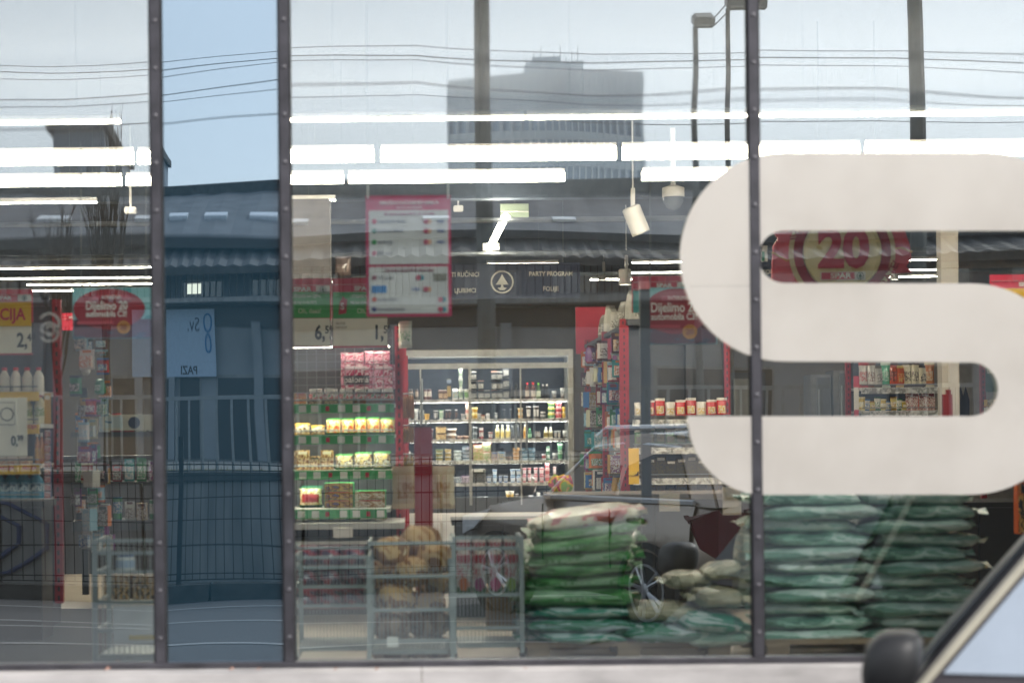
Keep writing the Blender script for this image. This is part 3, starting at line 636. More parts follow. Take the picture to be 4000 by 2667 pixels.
blk = F('17181c'); silver = F('9a9a9c', .3)
D = [
 (0, 'can', 'milk_can', [(100, 130), (150, 175)], 350, (F('574a44'), silver, F('b9a796')), 'brown can'), (0, 'can', 'milk_can', [(222, 246), (252, 284)], 350, (F('5b1f22'), silver, F('d8cfc4')), 'dark red and silver can'),
 (0, 'carton', 'coffee_carton', [(343, 378), (382, 416)], 356, (F('4a2c1e'), F('e9e4da'), PM('4a2c1e', 'd9c7a8', '7a3c22', s=20)), 'brown coffee carton'), (0, 'carton', 'milk_carton', [(412, 444)], 272, (F('25303c'), F('6c6c60'), PM('25303c', 'a58a50', s=20)), 'tall dark carton'),
 (0, 'carton', 'milk_carton', [(458, 498)], 346, (F('e8ecef'), F('e8e4da'), PM('e8ecef', '4aa0cc', 'd9b45c', s=20)), 'white and blue carton'), (0, 'cup', 'yoghurt_cup', [(504, 545), (549, 592)], 355, (F('e6e4dc'), white, PM('e6e4dc', '6f9a5a', s=18)), 'white cup with green print'),
 (0, 'cup', 'yoghurt_cup', [(507, 542)], 190, (F('d8d6ce'), white, F('98a890')), 'pale stacked cup', 3),
]
for c, st, tp in ((630, 3, 222), (690, 2, 290), (742, 1, 362), (798, 3, 222), (845, 3, 222), (896, 3, 186)):
    D.append((0, 'carton', 'cream_carton', [(c-22, c+22)], tp, (F('24262c'), F('d8a184' if c in (690, 798) else 'ddd8cc'), PM('d6d2c8', '1d1e22', 'b8b4aa', s=26)), 'black and white little cream carton', st))
D += [(0, 'bottle', 'drink_bottle', [(925, 955), (962, 998), (1020, 1040)], 312, (blk, F('3a3a3e'), F('55504c')), 'dark drink bottle'), (0, 'bottle', 'drink_bottle', [(1052, 1085), (1098, 1136)], 306, (F('4a2420'), F('d83a48'), F('cfc2b4')), 'red-capped drink bottle'),
 (0, 'bottle', 'drink_bottle', [(1145, 1178)], 310, (F('3d5a34'), F('86cc4a'), F('cfd6bc')), 'green-capped drink bottle'), (0, 'bottle', 'drink_bottle', [(1185, 1212), (1216, 1246)], 320, (blk, F('d4d0c6'), F('2c2c30')), 'black bottle with a pale cap'),
 (1, 'cup', 'pudding_cup', [(225, 268)], 548, (F('d8a53a'), F('e6c77a'), F('d8a53a')), 'mustard yellow cup'), (1, 'cup', 'yoghurt_cup', [(344, 386)], 522, (F('d7d8cf'), F('58a06a'), F('9cb59a')), 'white cup with a green lid'),
 (1, 'cup', 'dessert_cup', [(398, 416), (420, 444), (476, 500)], 520, (F('3c4248'), F('c9c9c9'), F('6a4a3a')), 'clear dark dessert cup'), (1, 'cup', 'yoghurt_cup', [(562, 592)], 470, (F('d8a79a'), F('c96a5a'), F('e8d8cc')), 'pink stacked cup', 2),
 (1, 'tub', 'cheese_tub', [(616, 662)], 505, (F('e3d9b8'), F('e4d48a'), F('c79c3a')), 'cream and gold tub', 2), (1, 'tub', 'cheese_tub', [(690, 722)], 560, (F('b8aa98'), F('8a4a3c'), F('d5c6b6')), 'low pink-brown tub'),
 (1, 'cup', 'dessert_cup', [(868, 890), (926, 944)], 520, (F('22262c'), F('8a8e92'), F('3b3f45')), 'black dessert cup'), (1, 'cup', 'yoghurt_cup', [(990, 1032)], 512, (F('e4dcc8'), F('e0d2a4'), F('c79c5a')), 'cream and tan cup', 2),
 (1, 'cup', 'dessert_cup', [(1062, 1098), (1120, 1143), (1145, 1164)], 500, (F('4a3a34'), F('d8d8d4'), F('c9c4bc')), 'layered chocolate cup'), (1, 'tub', 'cheese_tub', [(1240, 1296)], 470, (F('e8e6d2'), F('dcd46a'), PM('e8e6d2', '4a8a4a', s=26)), 'white tub with green print', 3), (1, 'tub', 'cheese_tub', [(1302, 1352)], 470, (F('e9e4e0'), F('d89aa0'), PM('e9e4e0', 'c04050', s=26)), 'white tub with red print', 3), (1, 'tub', 'cheese_tub', [(1356, 1384)], 508, (F('e6dcb8'), F('e3c56a'), F('d8b04a')), 'small gold tub', 2),
 (2, 'box', 'cake_box', [(322, 402)], 660, (F('3a2a1e'), F('4a3020'), PM('3a2a1e', 'd9a84c', 'e8d9b0', s=14)), 'dark brown box with a round golden print', 2), (2, 'tub', 'dessert_bowl', [(410, 487)], 675, (F('ded8cc'), F('ece6dc'), PM('ded8cc', 'b07a3a', '5a3a28', s=22)), 'wide white dessert bowl', 2),
 (2, 'tub', 'dessert_bowl', [(492, 536), (542, 588)], 730, (F('a87e66'), F('ddc3ae'), F('8a5c48')), 'low brown tub'), (2, 'cup', 'yoghurt_cup', [(622, 660)], 665, (F('8d9296'), F('cfd2d2'), F('5a6468')), 'grey clear cup', 2),
 (2, 'bottle', 'yoghurt_bottle', [(808, 842), (852, 880), (892, 932)], 650, (F('e4dcb4'), F('efece2'), F('e0c870')), 'cream drinking-yoghurt bottle'), (2, 'bottle', 'yoghurt_bottle', [(936, 962), (976, 1004)], 655, (F('4a5058'), F('a9adae'), F('6c7076')), 'dark clear bottle'), (2, 'bottle', 'yoghurt_bottle', [(1038, 1060)], 650, (F('d8b070'), white, F('c88c3a')), 'amber bottle'),
 (2, 'bottle', 'yoghurt_bottle', [(1072, 1104)], 680, (F('2f6a48'), F('7ac090'), F('a9d6b0')), 'green bottle'), (2, 'bottle', 'yoghurt_bottle', [(1206, 1240), (1246, 1278)], 670, (F('e2dcc2'), white, F('8c7a3c')), 'white bottle with a gold label'), (2, 'cup', 'dessert_cup', [(1290, 1314), (1318, 1342)], 700, (F('9aa0a4'), F('d2d4d2'), F('c0b8b0')), 'pale glass cup'),
 (3, 'tub', 'salad_tub', [(320, 378)], 845, (F('e6e2d8'), F('5a6a4a'), PM('e6e2d8', 'a08c3c', s=26)), 'white tub with a green lid', 3), (3, 'tub', 'salad_tub', [(394, 447)], 843, (F('e8e4dc'), F('8d7c54'), PM('e8e4dc', 'c0a048', s=26)), 'white tub with a gold band', 3), (3, 'tub', 'salad_tub', [(466, 532)], 855, (F('d8dcda'), F('c9d2d0'), F('c4d0cc')), 'wide pale tub', 3), (3, 'tub', 'salad_tub', [(538, 596)], 825, (F('dfe3e4'), F('4a5a68'), F('bcc8d0')), 'white tub with a slate lid', 4),
 (3, 'box', 'cereal_box', [(628, 706)], 812, (F('c83a42'), F('f0e8e0'), PM('c83a42', 'e8c2b0', '7fae4a', s=16)), 'red box with a pale window'), (3, 'box', 'cereal_box', [(707, 768)], 800, (F('d4505a'), F('f0e2da'), PM('d85860', 'f0e2da', '7fae4a', s=18)), 'red and white box', 2), (3, 'box', 'cereal_box', [(778, 826)], 868, (F('e0dfdc'), F('5a88c0'), PM('e0dfdc', 'd8a45a', '5a88c0', s=20)), 'white box with blue print'), (3, 'box', 'cereal_box', [(832, 888)], 866, (F('c9d2d6'), F('6a9ac0'), PM('d8dcd8', '6a9ac0', 'e0b45a', s=20)), 'pale blue box'),
 (3, 'tub', 'salad_tub', [(895, 944)], 905, (F('3a3632'), F('8c7466'), F('5a4a40')), 'low dark tub'), (3, 'tub', 'salad_tub', [(954, 1006)], 840, (F('e2d3bc'), F('b8905c'), F('c89a6a')), 'tan tub', 3), (3, 'tub', 'salad_tub', [(1024, 1074), (1080, 1132)], 842, (F('7ea0b0'), F('31566a'), PM('7ea0b0', 'd8dcd8', '2a5a78', s=26)), 'blue fish tub', 3),
 (3, 'can', 'drink_can', [(1190, 1222)], 885, (F('d4d2cc'), silver, F('b04a50')), 'white can with a red band'), (3, 'can', 'drink_can', [(1226, 1254)], 832, (F('2f7a4a'), F('c9d8c9'), F('e4e8e0')), 'green can', 2), (3, 'cup', 'yoghurt_cup', [(1318, 1360)], 810, (F('d2e2d2'), F('8cc09c'), F('6aa880')), 'mint green cup', 2),
 (4, 'box', 'dessert_box', [(318, 372), (374, 432)], 1050, (F('c83a3c'), F('eadfd2'), PM('d04a4c', '6a1a1e', 'e8c0a8', s=16)), 'red dessert box', 1), (4, 'box', 'dessert_box', [(320, 430)], 990, (F('8c2020'), F('d84a40'), PM('c03028', '5a1414', s=12)), 'wide red carton behind the red boxes'), (4, 'box', 'biscuit_box', [(436, 524)], 1066, (F('5aa6cc'), F('eef2f2'), PM('5aa6cc', 'eef2f2', '1d3a5a', s=18)), 'light blue dessert box'), (4, 'box', 'biscuit_box', [(530, 598)], 1060, (F('8a6ab8'), F('e4dcea'), PM('8a6ab8', 'e8e0ee', '5a3a2a', s=18)), 'lilac dessert box'),
 (4, 'box', 'milk_box', [(622, 720)], 1010, (F('e6e0d2'), F('cfc8b8'), PM('e8e2d4', '1a1a1c', s=26)), 'white box with black cow patches'), (4, 'cup', 'yoghurt_cup', [(735, 776), (836, 862), (874, 912)], 1063, (F('5c86c0'), F('dfe4ea'), PM('5c86c0', 'e6eaf0', s=24)), 'blue yoghurt cup'), (4, 'cup', 'yoghurt_cup', [(784, 822), (930, 972), (978, 1026)], 1015, (F('6f9cc8'), F('e6ecf0'), PM('7aa4cc', 'eaf0f4', s=24)), 'pale blue yoghurt cup', 2),
 (4, 'cup', 'yoghurt_cup', [(1030, 1062), (1072, 1102), (1122, 1156), (1168, 1208)], 1005, (F('d0506a'), F('eedfe0'), PM('d0506a', 'f0e4e2', s=24)), 'raspberry red yoghurt cup', 2), (4, 'cup', 'yoghurt_cup', [(1214, 1254)], 965, (F('e4d6d2'), F('e8a09a'), PM('e8dcd8', 'd0606a', s=24)), 'white and pink yoghurt cup', 3), (4, 'cup', 'yoghurt_cup', [(1282, 1306)], 1000, (F('d89a9a'), white, F('eee2dc')), 'narrow rose cup', 2),
 (5, 'tub', 'dip_tub', [(356, 382), (386, 412)], 1230, (F('e0c02a'), F('e8d24a'), F('d8b020')), 'bright yellow little tub', 2), (5, 'tub', 'dip_tub', [(420, 462), (480, 520)], 1272, (F('7a3a44'), F('c0b8b4'), F('5a2a30')), 'low dark red tub'), (5, 'tub', 'dip_tub', [(530, 585)], 1262, (F('5a5f54'), F('b8b49a'), F('8a8660')), 'olive tub'), (5, 'cup', 'dip_cup', [(668, 698), (715, 746)], 1232, (F('c9ccca'), F('d2d6d4'), F('909a9c')), 'grey-white cup'), (5, 'box', 'butter_pack', [(842, 890)], 1268, (F('ddd6c0'), F('c9b46a'), F('e4dcc4')), 'small cream butter pack'), (5, 'cup', 'dip_cup', [(894, 962)], 1192, (F('e6e0cc'), F('eee8d8'), PM('e8e2d0', 'e0b030', s=20)), 'large cream cup with yellow print'),
]
# plainer goods standing further back fill the gaps
g = random.Random(77); back_g = []
for sh in range(6):
    cx = 70
    while cx < 1370:
        wd_ = g.uniform(30, 46); 
        if not any(e[0] == sh and any(c0-8 < cx+wd_/2 < c1+8 for c0, c1 in e[3]) for e in D) and not any(abs(cx-q) < 30 for q in (590, 1000)):
            c_ = g.choice(['9a9a94', '5a4a40', 'c8c0b0', '4a5a68', '8a3038', '7a8a6a', 'd0ccc4', '3a3a40']); back_g.append((sh, g.choice(['cup', 'can', 'tub', 'jar']), cx, wd_, g.uniform(45, 95), c_))
        cx += wd_+g.uniform(6, 40)
nb = {}
for sh, kd, cx, wd_, hh, c_ in back_g:
    nb[sh] = nb.get(sh, 0)+1; x = FX(cx+wd_/2, SH[sh]).x; u_ = .4783*FK/1000
    item(kd, 'back_row_'+{'cup': 'cup', 'can': 'can', 'tub': 'tub', 'jar': 'jar'}[kd], x, fy+.26, FX(700, SH[sh]).z+.013, wd_*u_, hh*u_, (F(c_), F('d4d0c8'), PM(c_, 'd4d0c8', '6a6460', s=20)), f'muted {kd} in the back row of the {["top", "second", "third", "fourth", "fifth", "bottom"][sh]} fridge shelf, {ORD[nb[sh]-1]} along', kd, 'goods in the fridge back rows')
for e in D:
    sh, kind, nm, spans, tp, mats, what = e[:7]; st = e[7] if len(e) > 7 else 1
    for c0, c1 in spans: fitem(sh, kind, nm, c0, c1, tp, mats, what, st)
for o in COL.objects:
    v = o.get('label')
    if v and v[0] == '@':
        sh, what, n_ = v[1:].split('|'); sh, n_ = int(sh), int(n_); tot = cups[(sh, what)]
        where = ["top", "second", "third", "fourth", "fifth", "bottom"][sh]
        o['label'] = f'{what} on the {where} fridge shelf' if tot == 1 else f'{what}, {ORD[n_]} of {tot} on the {where} fridge shelf'
# ------------------------------------------------------------------ boards and posters
def tree_logo(px, py, r, k, parent, m_ring, m_tree, m_disc=None, solid=False):
    c = W(px, py, k)+Vector((0, -.010, 0)); r = r*k/1000
    if m_disc: MB().lathe([(r*1.02, 0), (r*1.02, .004)], n=28, M=Matrix.Translation(c+Vector((0, -.002, 0))) @ Matrix.Rotation(R(90), 4, 'X')).build('logo_disc', m_disc, parent)
    b = MB(); b.lathe([(r, 0), (r, .006), (r*.86, .006), (r*.86, 0)], n=32, M=Matrix.Translation(c+Vector((0, -.004, 0))) @ Matrix.Rotation(R(90), 4, 'X'))
    b.f.pop(); b.m.pop(); b.f.pop(); b.m.pop(); b.build('logo_ring', m_ring, parent)
    s = r*.72; P = [(0, .98), (.16, .66), (.34, .38), (.58, .06), (.86, -.32), (.14, -.32), (.14, -.52), (.26, -.66), (.62, -.72), (.3, -.98), (-.3, -.98), (-.62, -.72), (-.26, -.66), (-.14, -.52), (-.14, -.32), (-.86, -.32), (-.58, .06), (-.34, .38), (-.16, .66)]
    MB().prism([(c.x+s*x*.9, c.z+s*z) for x, z in P], c.y-.009, c.y-.003).build('logo_tree', m_tree, parent)
def plate(name, px0, py0, px1, py1, k, m, parent, th=.012, dy=0):
    c, w_, h_ = rect(px0, py0, px1, py1, k); return MB().box(c+Vector((0, dy, 0)), (w_, th, h_)).build(name, m, parent)
def board_at(name, px0, py0, px1, py1, k, label, cat, group=None):
    c, w_, h_ = rect(px0, py0, px1, py1, k); return thing(name, (c.x, c.y, c.z-h_/2), label, cat, group)
def tx(s, px, py, hpx, k, parent, m, align='CENTER', bold=.015, sx=1, dy=-.012, **kw):
    p = W(px, py, k); return text(s, hpx*k/1000*1.38, (p.x, p.y+dy, p.z), parent, m, align, bold, sx=sx, ext=.0008, **kw)
brand_red = F('c82440', .45); paper = F('f4ead4', .6); promo_y = F('eebc1c', .5); promo_g = F('38a048', .5); inkb = F('1b1c22'); wht = F('f2eee6', .5); dgreen = F('12553c')
def price_board(px0, px1, py0, py1, k, label, field, words, price, cents, small=()):
    t = board_at('price_board', px0, py0, px1, py1, k, label, 'price sign', 'red framed price boards over the shelves'); h = py1-py0; w_ = px1-px0
    plate('frame', px0, py0, px1, py1, k, brand_red, t)
    plate('header', px0+3, py0+.16*h, px1-3, py0+.165*h, k, wht, t, dy=-.008); plate('header', px0+3, py0+.36*h, px1-3, py0+.365*h, k, wht, t, dy=-.008)
    tx('SPAR', px1-.46*w_, py0+.265*h, .11*h, k, t, wht, bold=.03, sx=1.25)
    plate('logo_field', px1-.24*w_, py0+.175*h, px1-.02*w_, py0+.355*h, k, wht, t, dy=-.006); tree_logo(px1-.13*w_, py0+.265*h, .075*h, k, t, dgreen, dgreen)
    return t
def promo(t, px0, px1, pa, pb, pc, k, field, price, cents, px_price):
    plate('promo_field', px0+4, pa, px1-5, pb, k, field, t, dy=-.006); plate('price_sheet', px0+4, pb+2, px1-5, pc, k, paper, t, dy=-.006)
    tx(price, px_price-4, (pb+pc)/2+4, 56, k, t, inkb, bold=.03, sx=.75); tx(cents, px_price+32, (pb+pc)/2-8, 30, k, t, inkb, bold=.03, sx=.8); tx('€', px_price+38, (pb+pc)/2+24, 12, k, t, inkb)
GK = 1.48
t = price_board(1050, 1294, 1088, 1250, GK, 'price board reading 6,59 nearer the blue mirror pane', None, None, None, None)
promo(t, 1050, 1294, 1140, 1242, 1352, GK, promo_g, '6,', '59', 1254)
plate('frame_edge', 1050, 1352, 1294, 1357, GK, brand_red, t)
tx('UŠTEDITE NA CIJENI,', 1143, 1158, 12, GK, t, wht, 'LEFT', sx=.72); tx('NE NA KVALITETI.', 1143, 1183, 12, GK, t, wht, 'LEFT', sx=.72); tx('Oh, daaa!', 1210, 1215, 20, GK, t, cream, bold=0, sx=.85)
t = price_board(1297, 1518, 1086, 1240, GK, 'price board reading 1,59 half behind the pink payment poster', None, None, None, None)
promo(t, 1297, 1518, 1140, 1242, 1350, GK, promo_g, '1,', '59', 1482)
plate('frame_edge', 1297, 1350, 1518, 1357, GK, brand_red, t)
tx('UŠTEDITE NA CIJENI,', 1369, 1158, 12, GK, t, wht, 'LEFT', sx=.72); tx('NE NA KVALITETI.', 1369, 1183, 12, GK, t, wht, 'LEFT', sx=.72); tx('Oh, daaa!', 1440, 1215, 20, GK, t, cream, bold=0, sx=.85)
tx('DRAŽEJE', 1311, 1264, 9, GK, t, inkb, 'LEFT', bold=.0, sx=.8); tx('S-BUDGET', 1311, 1279, 9, GK, t, inkb, 'LEFT', bold=.0, sx=.8)
p = W(1340, 1195, GK); b = MB(); b.prism([(p.x+a*.034, p.z+c*.05) for a, c in ((-.75, -1), (.55, -.85), (.75, .75), (.3, .8), (.15, 1.1), (-.1, 1.05), (-.15, .75), (-.5, .6))], p.y-.02, p.y-.008); b.build('bag_picture', F('b01c30'), t); tx('S', 1338, 1198, 26, GK, t, wht, dy=-.022)
LK = 1.37
t = price_board(-110, 128, 1130, 1260, LK, 'yellow AKCIJA price board reading 2,49', None, None, None, None)
promo(t, -110, 128, 1181, 1274, 1380, LK, promo_y, '2,', '49', 92); tx('AKCIJA', 15, 1230, 46, LK, t, brand_red, bold=.03, sx=.84); plate('frame_edge', -110, 1380, 128, 1386, LK, brand_red, t)
t = price_board(2468, 2700, 1078, 1220, 1.42, 'price board above the car raffle poster beside the letter sticker', None, None, None, None)
plate('promo_field', 2472, 1135, 2696, 1220, 1.42, F('5cb3ae'), t, dy=-.004)
t = price_board(3866, 4130, 1072, 1220, 1.7, 'red and yellow price board by the grey partition', None, None, None, None)
plate('promo_field', 3870, 1126, 4126, 1330, 1.7, promo_y, t, dy=-.006); tx('AKCIJA', 4000, 1200, 44, 1.7, t, brand_red, bold=.03)
t = price_board(230, 330, 1222, 1290, 1.9, 'small far price board behind the cable display', None, None, None, None)
# car raffle posters
def raffle(px0, py0, px1, py1, k, label):
    t = board_at('raffle_poster', px0, py0, px1, py1, k, label, 'poster', 'car raffle posters'); w_, h = px1-px0, py1-py0
    plate('sheet', px0, py0, px1, py1, k, prt('poster_teal', [hexc('3f9aa0'), hexc('8fc8cc'), hexc('4aa7ac')], 3.2, .4), t)
    plate('lower_print', px0+4, py0+.62*h, px1-4, py1-3, k, prt('poster_navy', [hexc('2a2748'), hexc('5a2038'), hexc('34506a')], 4, .4, stretch=(1, 1, 3)), t, dy=-.005)
    c = W(px0+.45*w_, py0+.42*h, k); r = k/1000
    MB().lathe([(1, 0), (1, .004), (.3, .006)], n=36, M=Matrix.Translation(c+Vector((0, -.008, 0))) @ Matrix.Rotation(R(90), 4, 'X') @ Matrix.Diagonal((.44*w_*r, .40*h*r, 1, 1))).build('red_oval', F('9c1a2a'), t)
    tx('Dijelimo 20', px0+.42*w_, py0+.36*h, .17*h, k, t, wht, bold=.02, sx=.75, dy=-.016); tx('automobila C3!', px0+.42*w_, py0+.52*h, .12*h, k, t, wht, bold=.02, sx=.78, dy=-.016)
    plate('ribbon', px0+.25*w_, py0+.15*h, px0+.72*w_, py0+.24*h, k, F('c2566a'), t, dy=-.014); tx('INTERSPAR', px0+.48*w_, py0+.195*h, .07*h, k, t, wht, sx=.8, dy=-.022)
    plate('ribbon', px0+.06*w_, py0+.66*h, px0+.5*w_, py0+.72*h, k, F('c04a56'), t, dy=-.012)
    c = W(px0+.63*w_, py0+.78*h, k); b = MB(); b.lathe([(.13*h*r, 0), (.13*h*r, .008), (.11*h*r, .008), (.1*h*r, .004)], n=24, M=Matrix.Translation(c+Vector((0, -.012, 0))) @ Matrix.Rotation(R(90), 4, 'X')); b.build('coin', F('c88a2c', .35), t)
    tx('20', px0+.63*w_, py0+.78*h, .1*h, k, t, F('8c2a1c'), dy=-.022)
    for x in (px0+.1*w_, px1-.1*w_): MB().tube([W(x, py0, k), W(x, 560, k)], .003, 4).build('hanger', galv, t)
raffle(285, 1124, 602, 1322, 1.22, 'teal and red car raffle poster beside the first dark frame')
raffle(2510, 1122, 2800, 1345, 1.32, 'teal and red car raffle poster partly behind the letter sticker')
# pink instalment poster near the glass
PK = 1.12
t = board_at('payment_poster', 1430, 764, 1762, 1236, PK, 'pink and white instalment payment poster on two white straps', 'poster')
pink = F('c02a58', .5); sheet_m = F('cfcac6', .6); greyi = F('7a7884'); card_r = F('b84a60'); card_o = F('d8a888'); visa = F('5a6ea8')
plate('panel', 1430, 764, 1762, 1236, PK, pink, t, th=.008); plate('upper_sheet', 1442, 822, 1751, 1032, PK, sheet_m, t, th=.004, dy=-.007); plate('lower_sheet', 1442, 1042, 1751, 1224, PK, sheet_m, t, th=.004, dy=-.007)
tx('OBROČNO PLAĆANJE BEZ KAMATA', 1598, 793, 12, PK, t, wht, sx=.86, dy=-.01); tx('NA SVIM BLAGAJNAMA', 1600, 812, 7, PK, t, wht, dy=-.01, bold=.0)
tx('Za iznos iznad 40 € do 12 rata', 1598, 836, 12, PK, t, F('b85a80'), sx=.95); tx('Za iznos iznad 40 € do 6 rata', 1598, 1056, 12, PK, t, F('8c2a50'), sx=.95)
rows = [(866, 'Zagrebačka banka', 'c04060', 1), (903, 'Raiffeisen BANK', '3a7a6a', 1), (946, 'otp banka', '2c8a4a', 1), (990, 'PBZ card', 'a83a58', 0), (1085, 'PBZ grupa', '8c4a5a', 2), (1130, '', '2a78b8', 3), (1170, 'Addiko Bank', 'b84a3a', 4), (1208, 'Karlovačka banka', '4a4a78', 4)]
for y, s, h, md in rows:
    if md == 3: plate('card_badge', 1453, y-14, 1510, y+14, PK, F('2a78b8'), t, th=.004, dy=-.01)
    else:
        c = W(1462, y, PK); MB().lathe([(.011, 0), (.011, .003)], n=12, M=Matrix.Translation(c+Vector((0, -.009, 0))) @ Matrix.Rotation(R(90), 4, 'X')).build('bank_mark', F(h), t)
        tx(s, 1474, y, 11, PK, t, greyi if md != 1 else F('5a6478'), 'LEFT', bold=.0)
    for dx in ((1670,) if md in (1, 3) else (1640,) if md == 2 else (1727,) if md == 4 else ()):
        for q, mm in ((-6, card_r), (6, card_o if md in (1, 3) else F('3a8a98'))):
            c = W(dx+q, y, PK); MB().lathe([(.0115, 0), (.0115, .003-q*.00015)], n=14, M=Matrix.Translation(c+Vector((0, -.009, 0))) @ Matrix.Rotation(R(90), 4, 'X')).build('card_disc', mm, t)
    if md == 1: tx('VISA', 1722, y, 11, PK, t, visa, bold=.02)
    if md == 3: tx('VISA', 1625, y, 12, PK, t, visa, bold=.02)
    if md == 2: plate('card_badge', 1694, y-16, 1746, y+12, PK, F('8a8478'), t, th=.003, dy=-.01)
for x in (1437, 1750): MB().box((W(x, 738, PK).x, W(x, 738, PK).y-.008, W(x, 738, PK).z+.02), (.008, .004, .125)).build('strap', lampbody, t)
for x in (1437, 1750): MB().tube([W(x, 700, PK), Vector((W(x, 700, PK).x, W(x, 700, PK).y, 3.9))], .002, 4).build('hanger', galv, t)
# navy aisle sign
AK = 2.55
t = board_at('aisle_sign', 1560, 1030, 2265, 1166, AK, 'long navy aisle sign with a white spruce emblem', 'sign'); navy = F('1c2440', .5)
plate('panel', 1560, 1030, 2265, 1166, AK, navy, t, th=.05)
sg = F('d8d2c4')
for s, x, y in (('TI RUČNICI', 1817, 1074), ('LJUBIMCI', 1817, 1136), ('PARTY PROGRAM', 2151, 1071), ('FOLIJE', 2151, 1129)): tx(s, x, y, 18, AK, t, sg, bold=.02, sx=.86 if s[0] != 'F' else .9, dy=-.03)
c = W(1961, 1102, AK); b = t
tree_logo(1961, 1102, 45, AK, t, sg, sg); 
for ch in t.children:
    if ch.name.startswith('logo'): ch.location.y -= .016
for x in (1600, 2200): MB().tube([W(x, 1030, AK), Vector((W(x, 1030, AK).x, W(x, 1030, AK).y, 3.9))], .005, 4).build('hanger', galv, t)
t = board_at('aisle_sign', 2960, 1030, 3120, 1090, 2.5, 'navy aisle sign peeping through the sticker slot', 'sign'); plate('panel', 2900, 1000, 3120, 1094, 2.5, navy, t, th=.05); tx('KOLAI', 3006, 1063, 17, 2.5, t, sg, bold=.02, dy=-.03)
t = board_at('exit_sign', 2974, 962, 2995, 1020, 2.4, 'small green and white exit sign in the sticker slot', 'sign'); plate('box', 2972, 960, 2996, 1022, 2.4, lampbody, t, th=.06); plate('face', 2974, 984, 2984, 1020, 2.4, F('1c8a60'), t, th=.01, dy=-.035)
t = board_at('blank_sign', 1955, 796, 2065, 854, 2.3, 'pale green blank panel hung over the aisle', 'panel'); plate('panel', 1955, 796, 2065, 854, 2.3, F('b4c4a4'), t, th=.02); MB().tube([W(1955, 826, 2.29), W(2005, 826, 2.29), W(2012, 823, 2.29), W(2018, 826, 2.29), W(2065, 826, 2.29)], .004, 4).build('cord', wht, t); MB().tube([W(2010, 796, 2.3), Vector((W(2010, 700, 2.3).x, W(2010, 700, 2.3).y, 3.9))], .004, 4).build('hanger', galv, t)
# slanting light and spot lamps
t = thing('light_strip', W(1960, 840, 2.1), 'slanting white light strip running away down the aisle', 'light')
MB().tube([W(1975, 845, 2.1), W(1915, 965, 2.5)], .035, 4).build('diffuser', led, t); MB().box(W(1918, 966, 2.5), (.16, .12, .07)).build('end_cap', lampbody, t)
def spot(px0, py0, px1, py1, k, r, label, lit):
    a, c = W(px0, py0, k), W(px1, py1, k); t = thing('spot_lamp', a, label, 'spot light', 'cylindrical spot lamps')
    d = (c-a).normalized(); z = Vector((0, 0, 1)); q = z.rotation_difference(d); L = (c-a).length; M = Matrix.Translation(a) @ q.to_matrix().to_4x4()
    MB().lathe([(r*.8, 0), (r, .01), (r, L), (r*.9, L), (r*.85, L-.03)], n=24, M=M).build('housing', F('d9d4ca', .35), t, smooth=True)
    MB().lathe([(r*.86, L-.012), (r*.86, L-.008)], n=20, M=M).build('lens', mat('spot_lens', (1, .96, .88), emit=8, var=0) if lit else F('b8b0a0'), t)
    MB().tube([a+Vector((.02, .02, 0)), Vector((a.x+.02, a.y+.02, a.z+.14))], .018, 6).build('stem', lampbody, t)
    MB().tube([Vector((a.x+.02, a.y+.02, a.z+.1)), Vector((a.x+.02, a.y+.02, 3.9))], .006, 6).build('hanger', lampbody, t)
spot(2463, 808, 2505, 912, 1.9, .07, 'unlit white cylinder spot lamp tilted over the aisle', False)
spot(2440, 1050, 2441, 1112, 2.6, .062, 'lit white cylinder spot lamp above the packet rack', True)
spot(2352, 1068, 2351, 1094, 3.0, .045, 'far round spot lamp beside the navy sign', True)
spot(3495, 1062, 3494, 1092, 2.4, .04, 'small lit spot lamp between promo board and cream pillar', True)
t = thing('ceiling_camera', W(2630, 770, 1.95), 'clear domed ceiling camera near the letter sticker', 'camera'); c = W(2630, 770, 1.95)
MB().lathe([(.085, 0), (.085, .07), (.03, .09)], c=c, n=20).build('base', lampbody, t, smooth=True); MB().lathe([(.012, -.1), (.05, -.08), (.075, -.04), (.08, 0)], c=c, n=20).build('dome', F('6a7078', .1), t, smooth=True); MB().tube([c+Vector((0, 0, .08)), Vector((c.x, c.y, 3.9))], .02, 8).build('stem', lampbody, t)
for i, (px, py, k) in enumerate(((510, 822, 1.9), (1790, 815, 2.2))):
    c = W(px, py, k); t = thing('beacon_box', c, ['small pale box lamp under the ceiling by the raffle poster', 'small pale box lamp under the ceiling by the payment poster'][i], 'box'); MB().box(c, (.085, .08, .05)).build('case', lampbody, t, bevel=.006); MB().box(c+Vector((0, 0, .1)), (.016, .016, .16)).build('stem', lampbody, t); MB().tube([c+Vector((0, 0, .17)), Vector((c.x, c.y, 3.9))], .005, 4).build('hanger', galv, t)
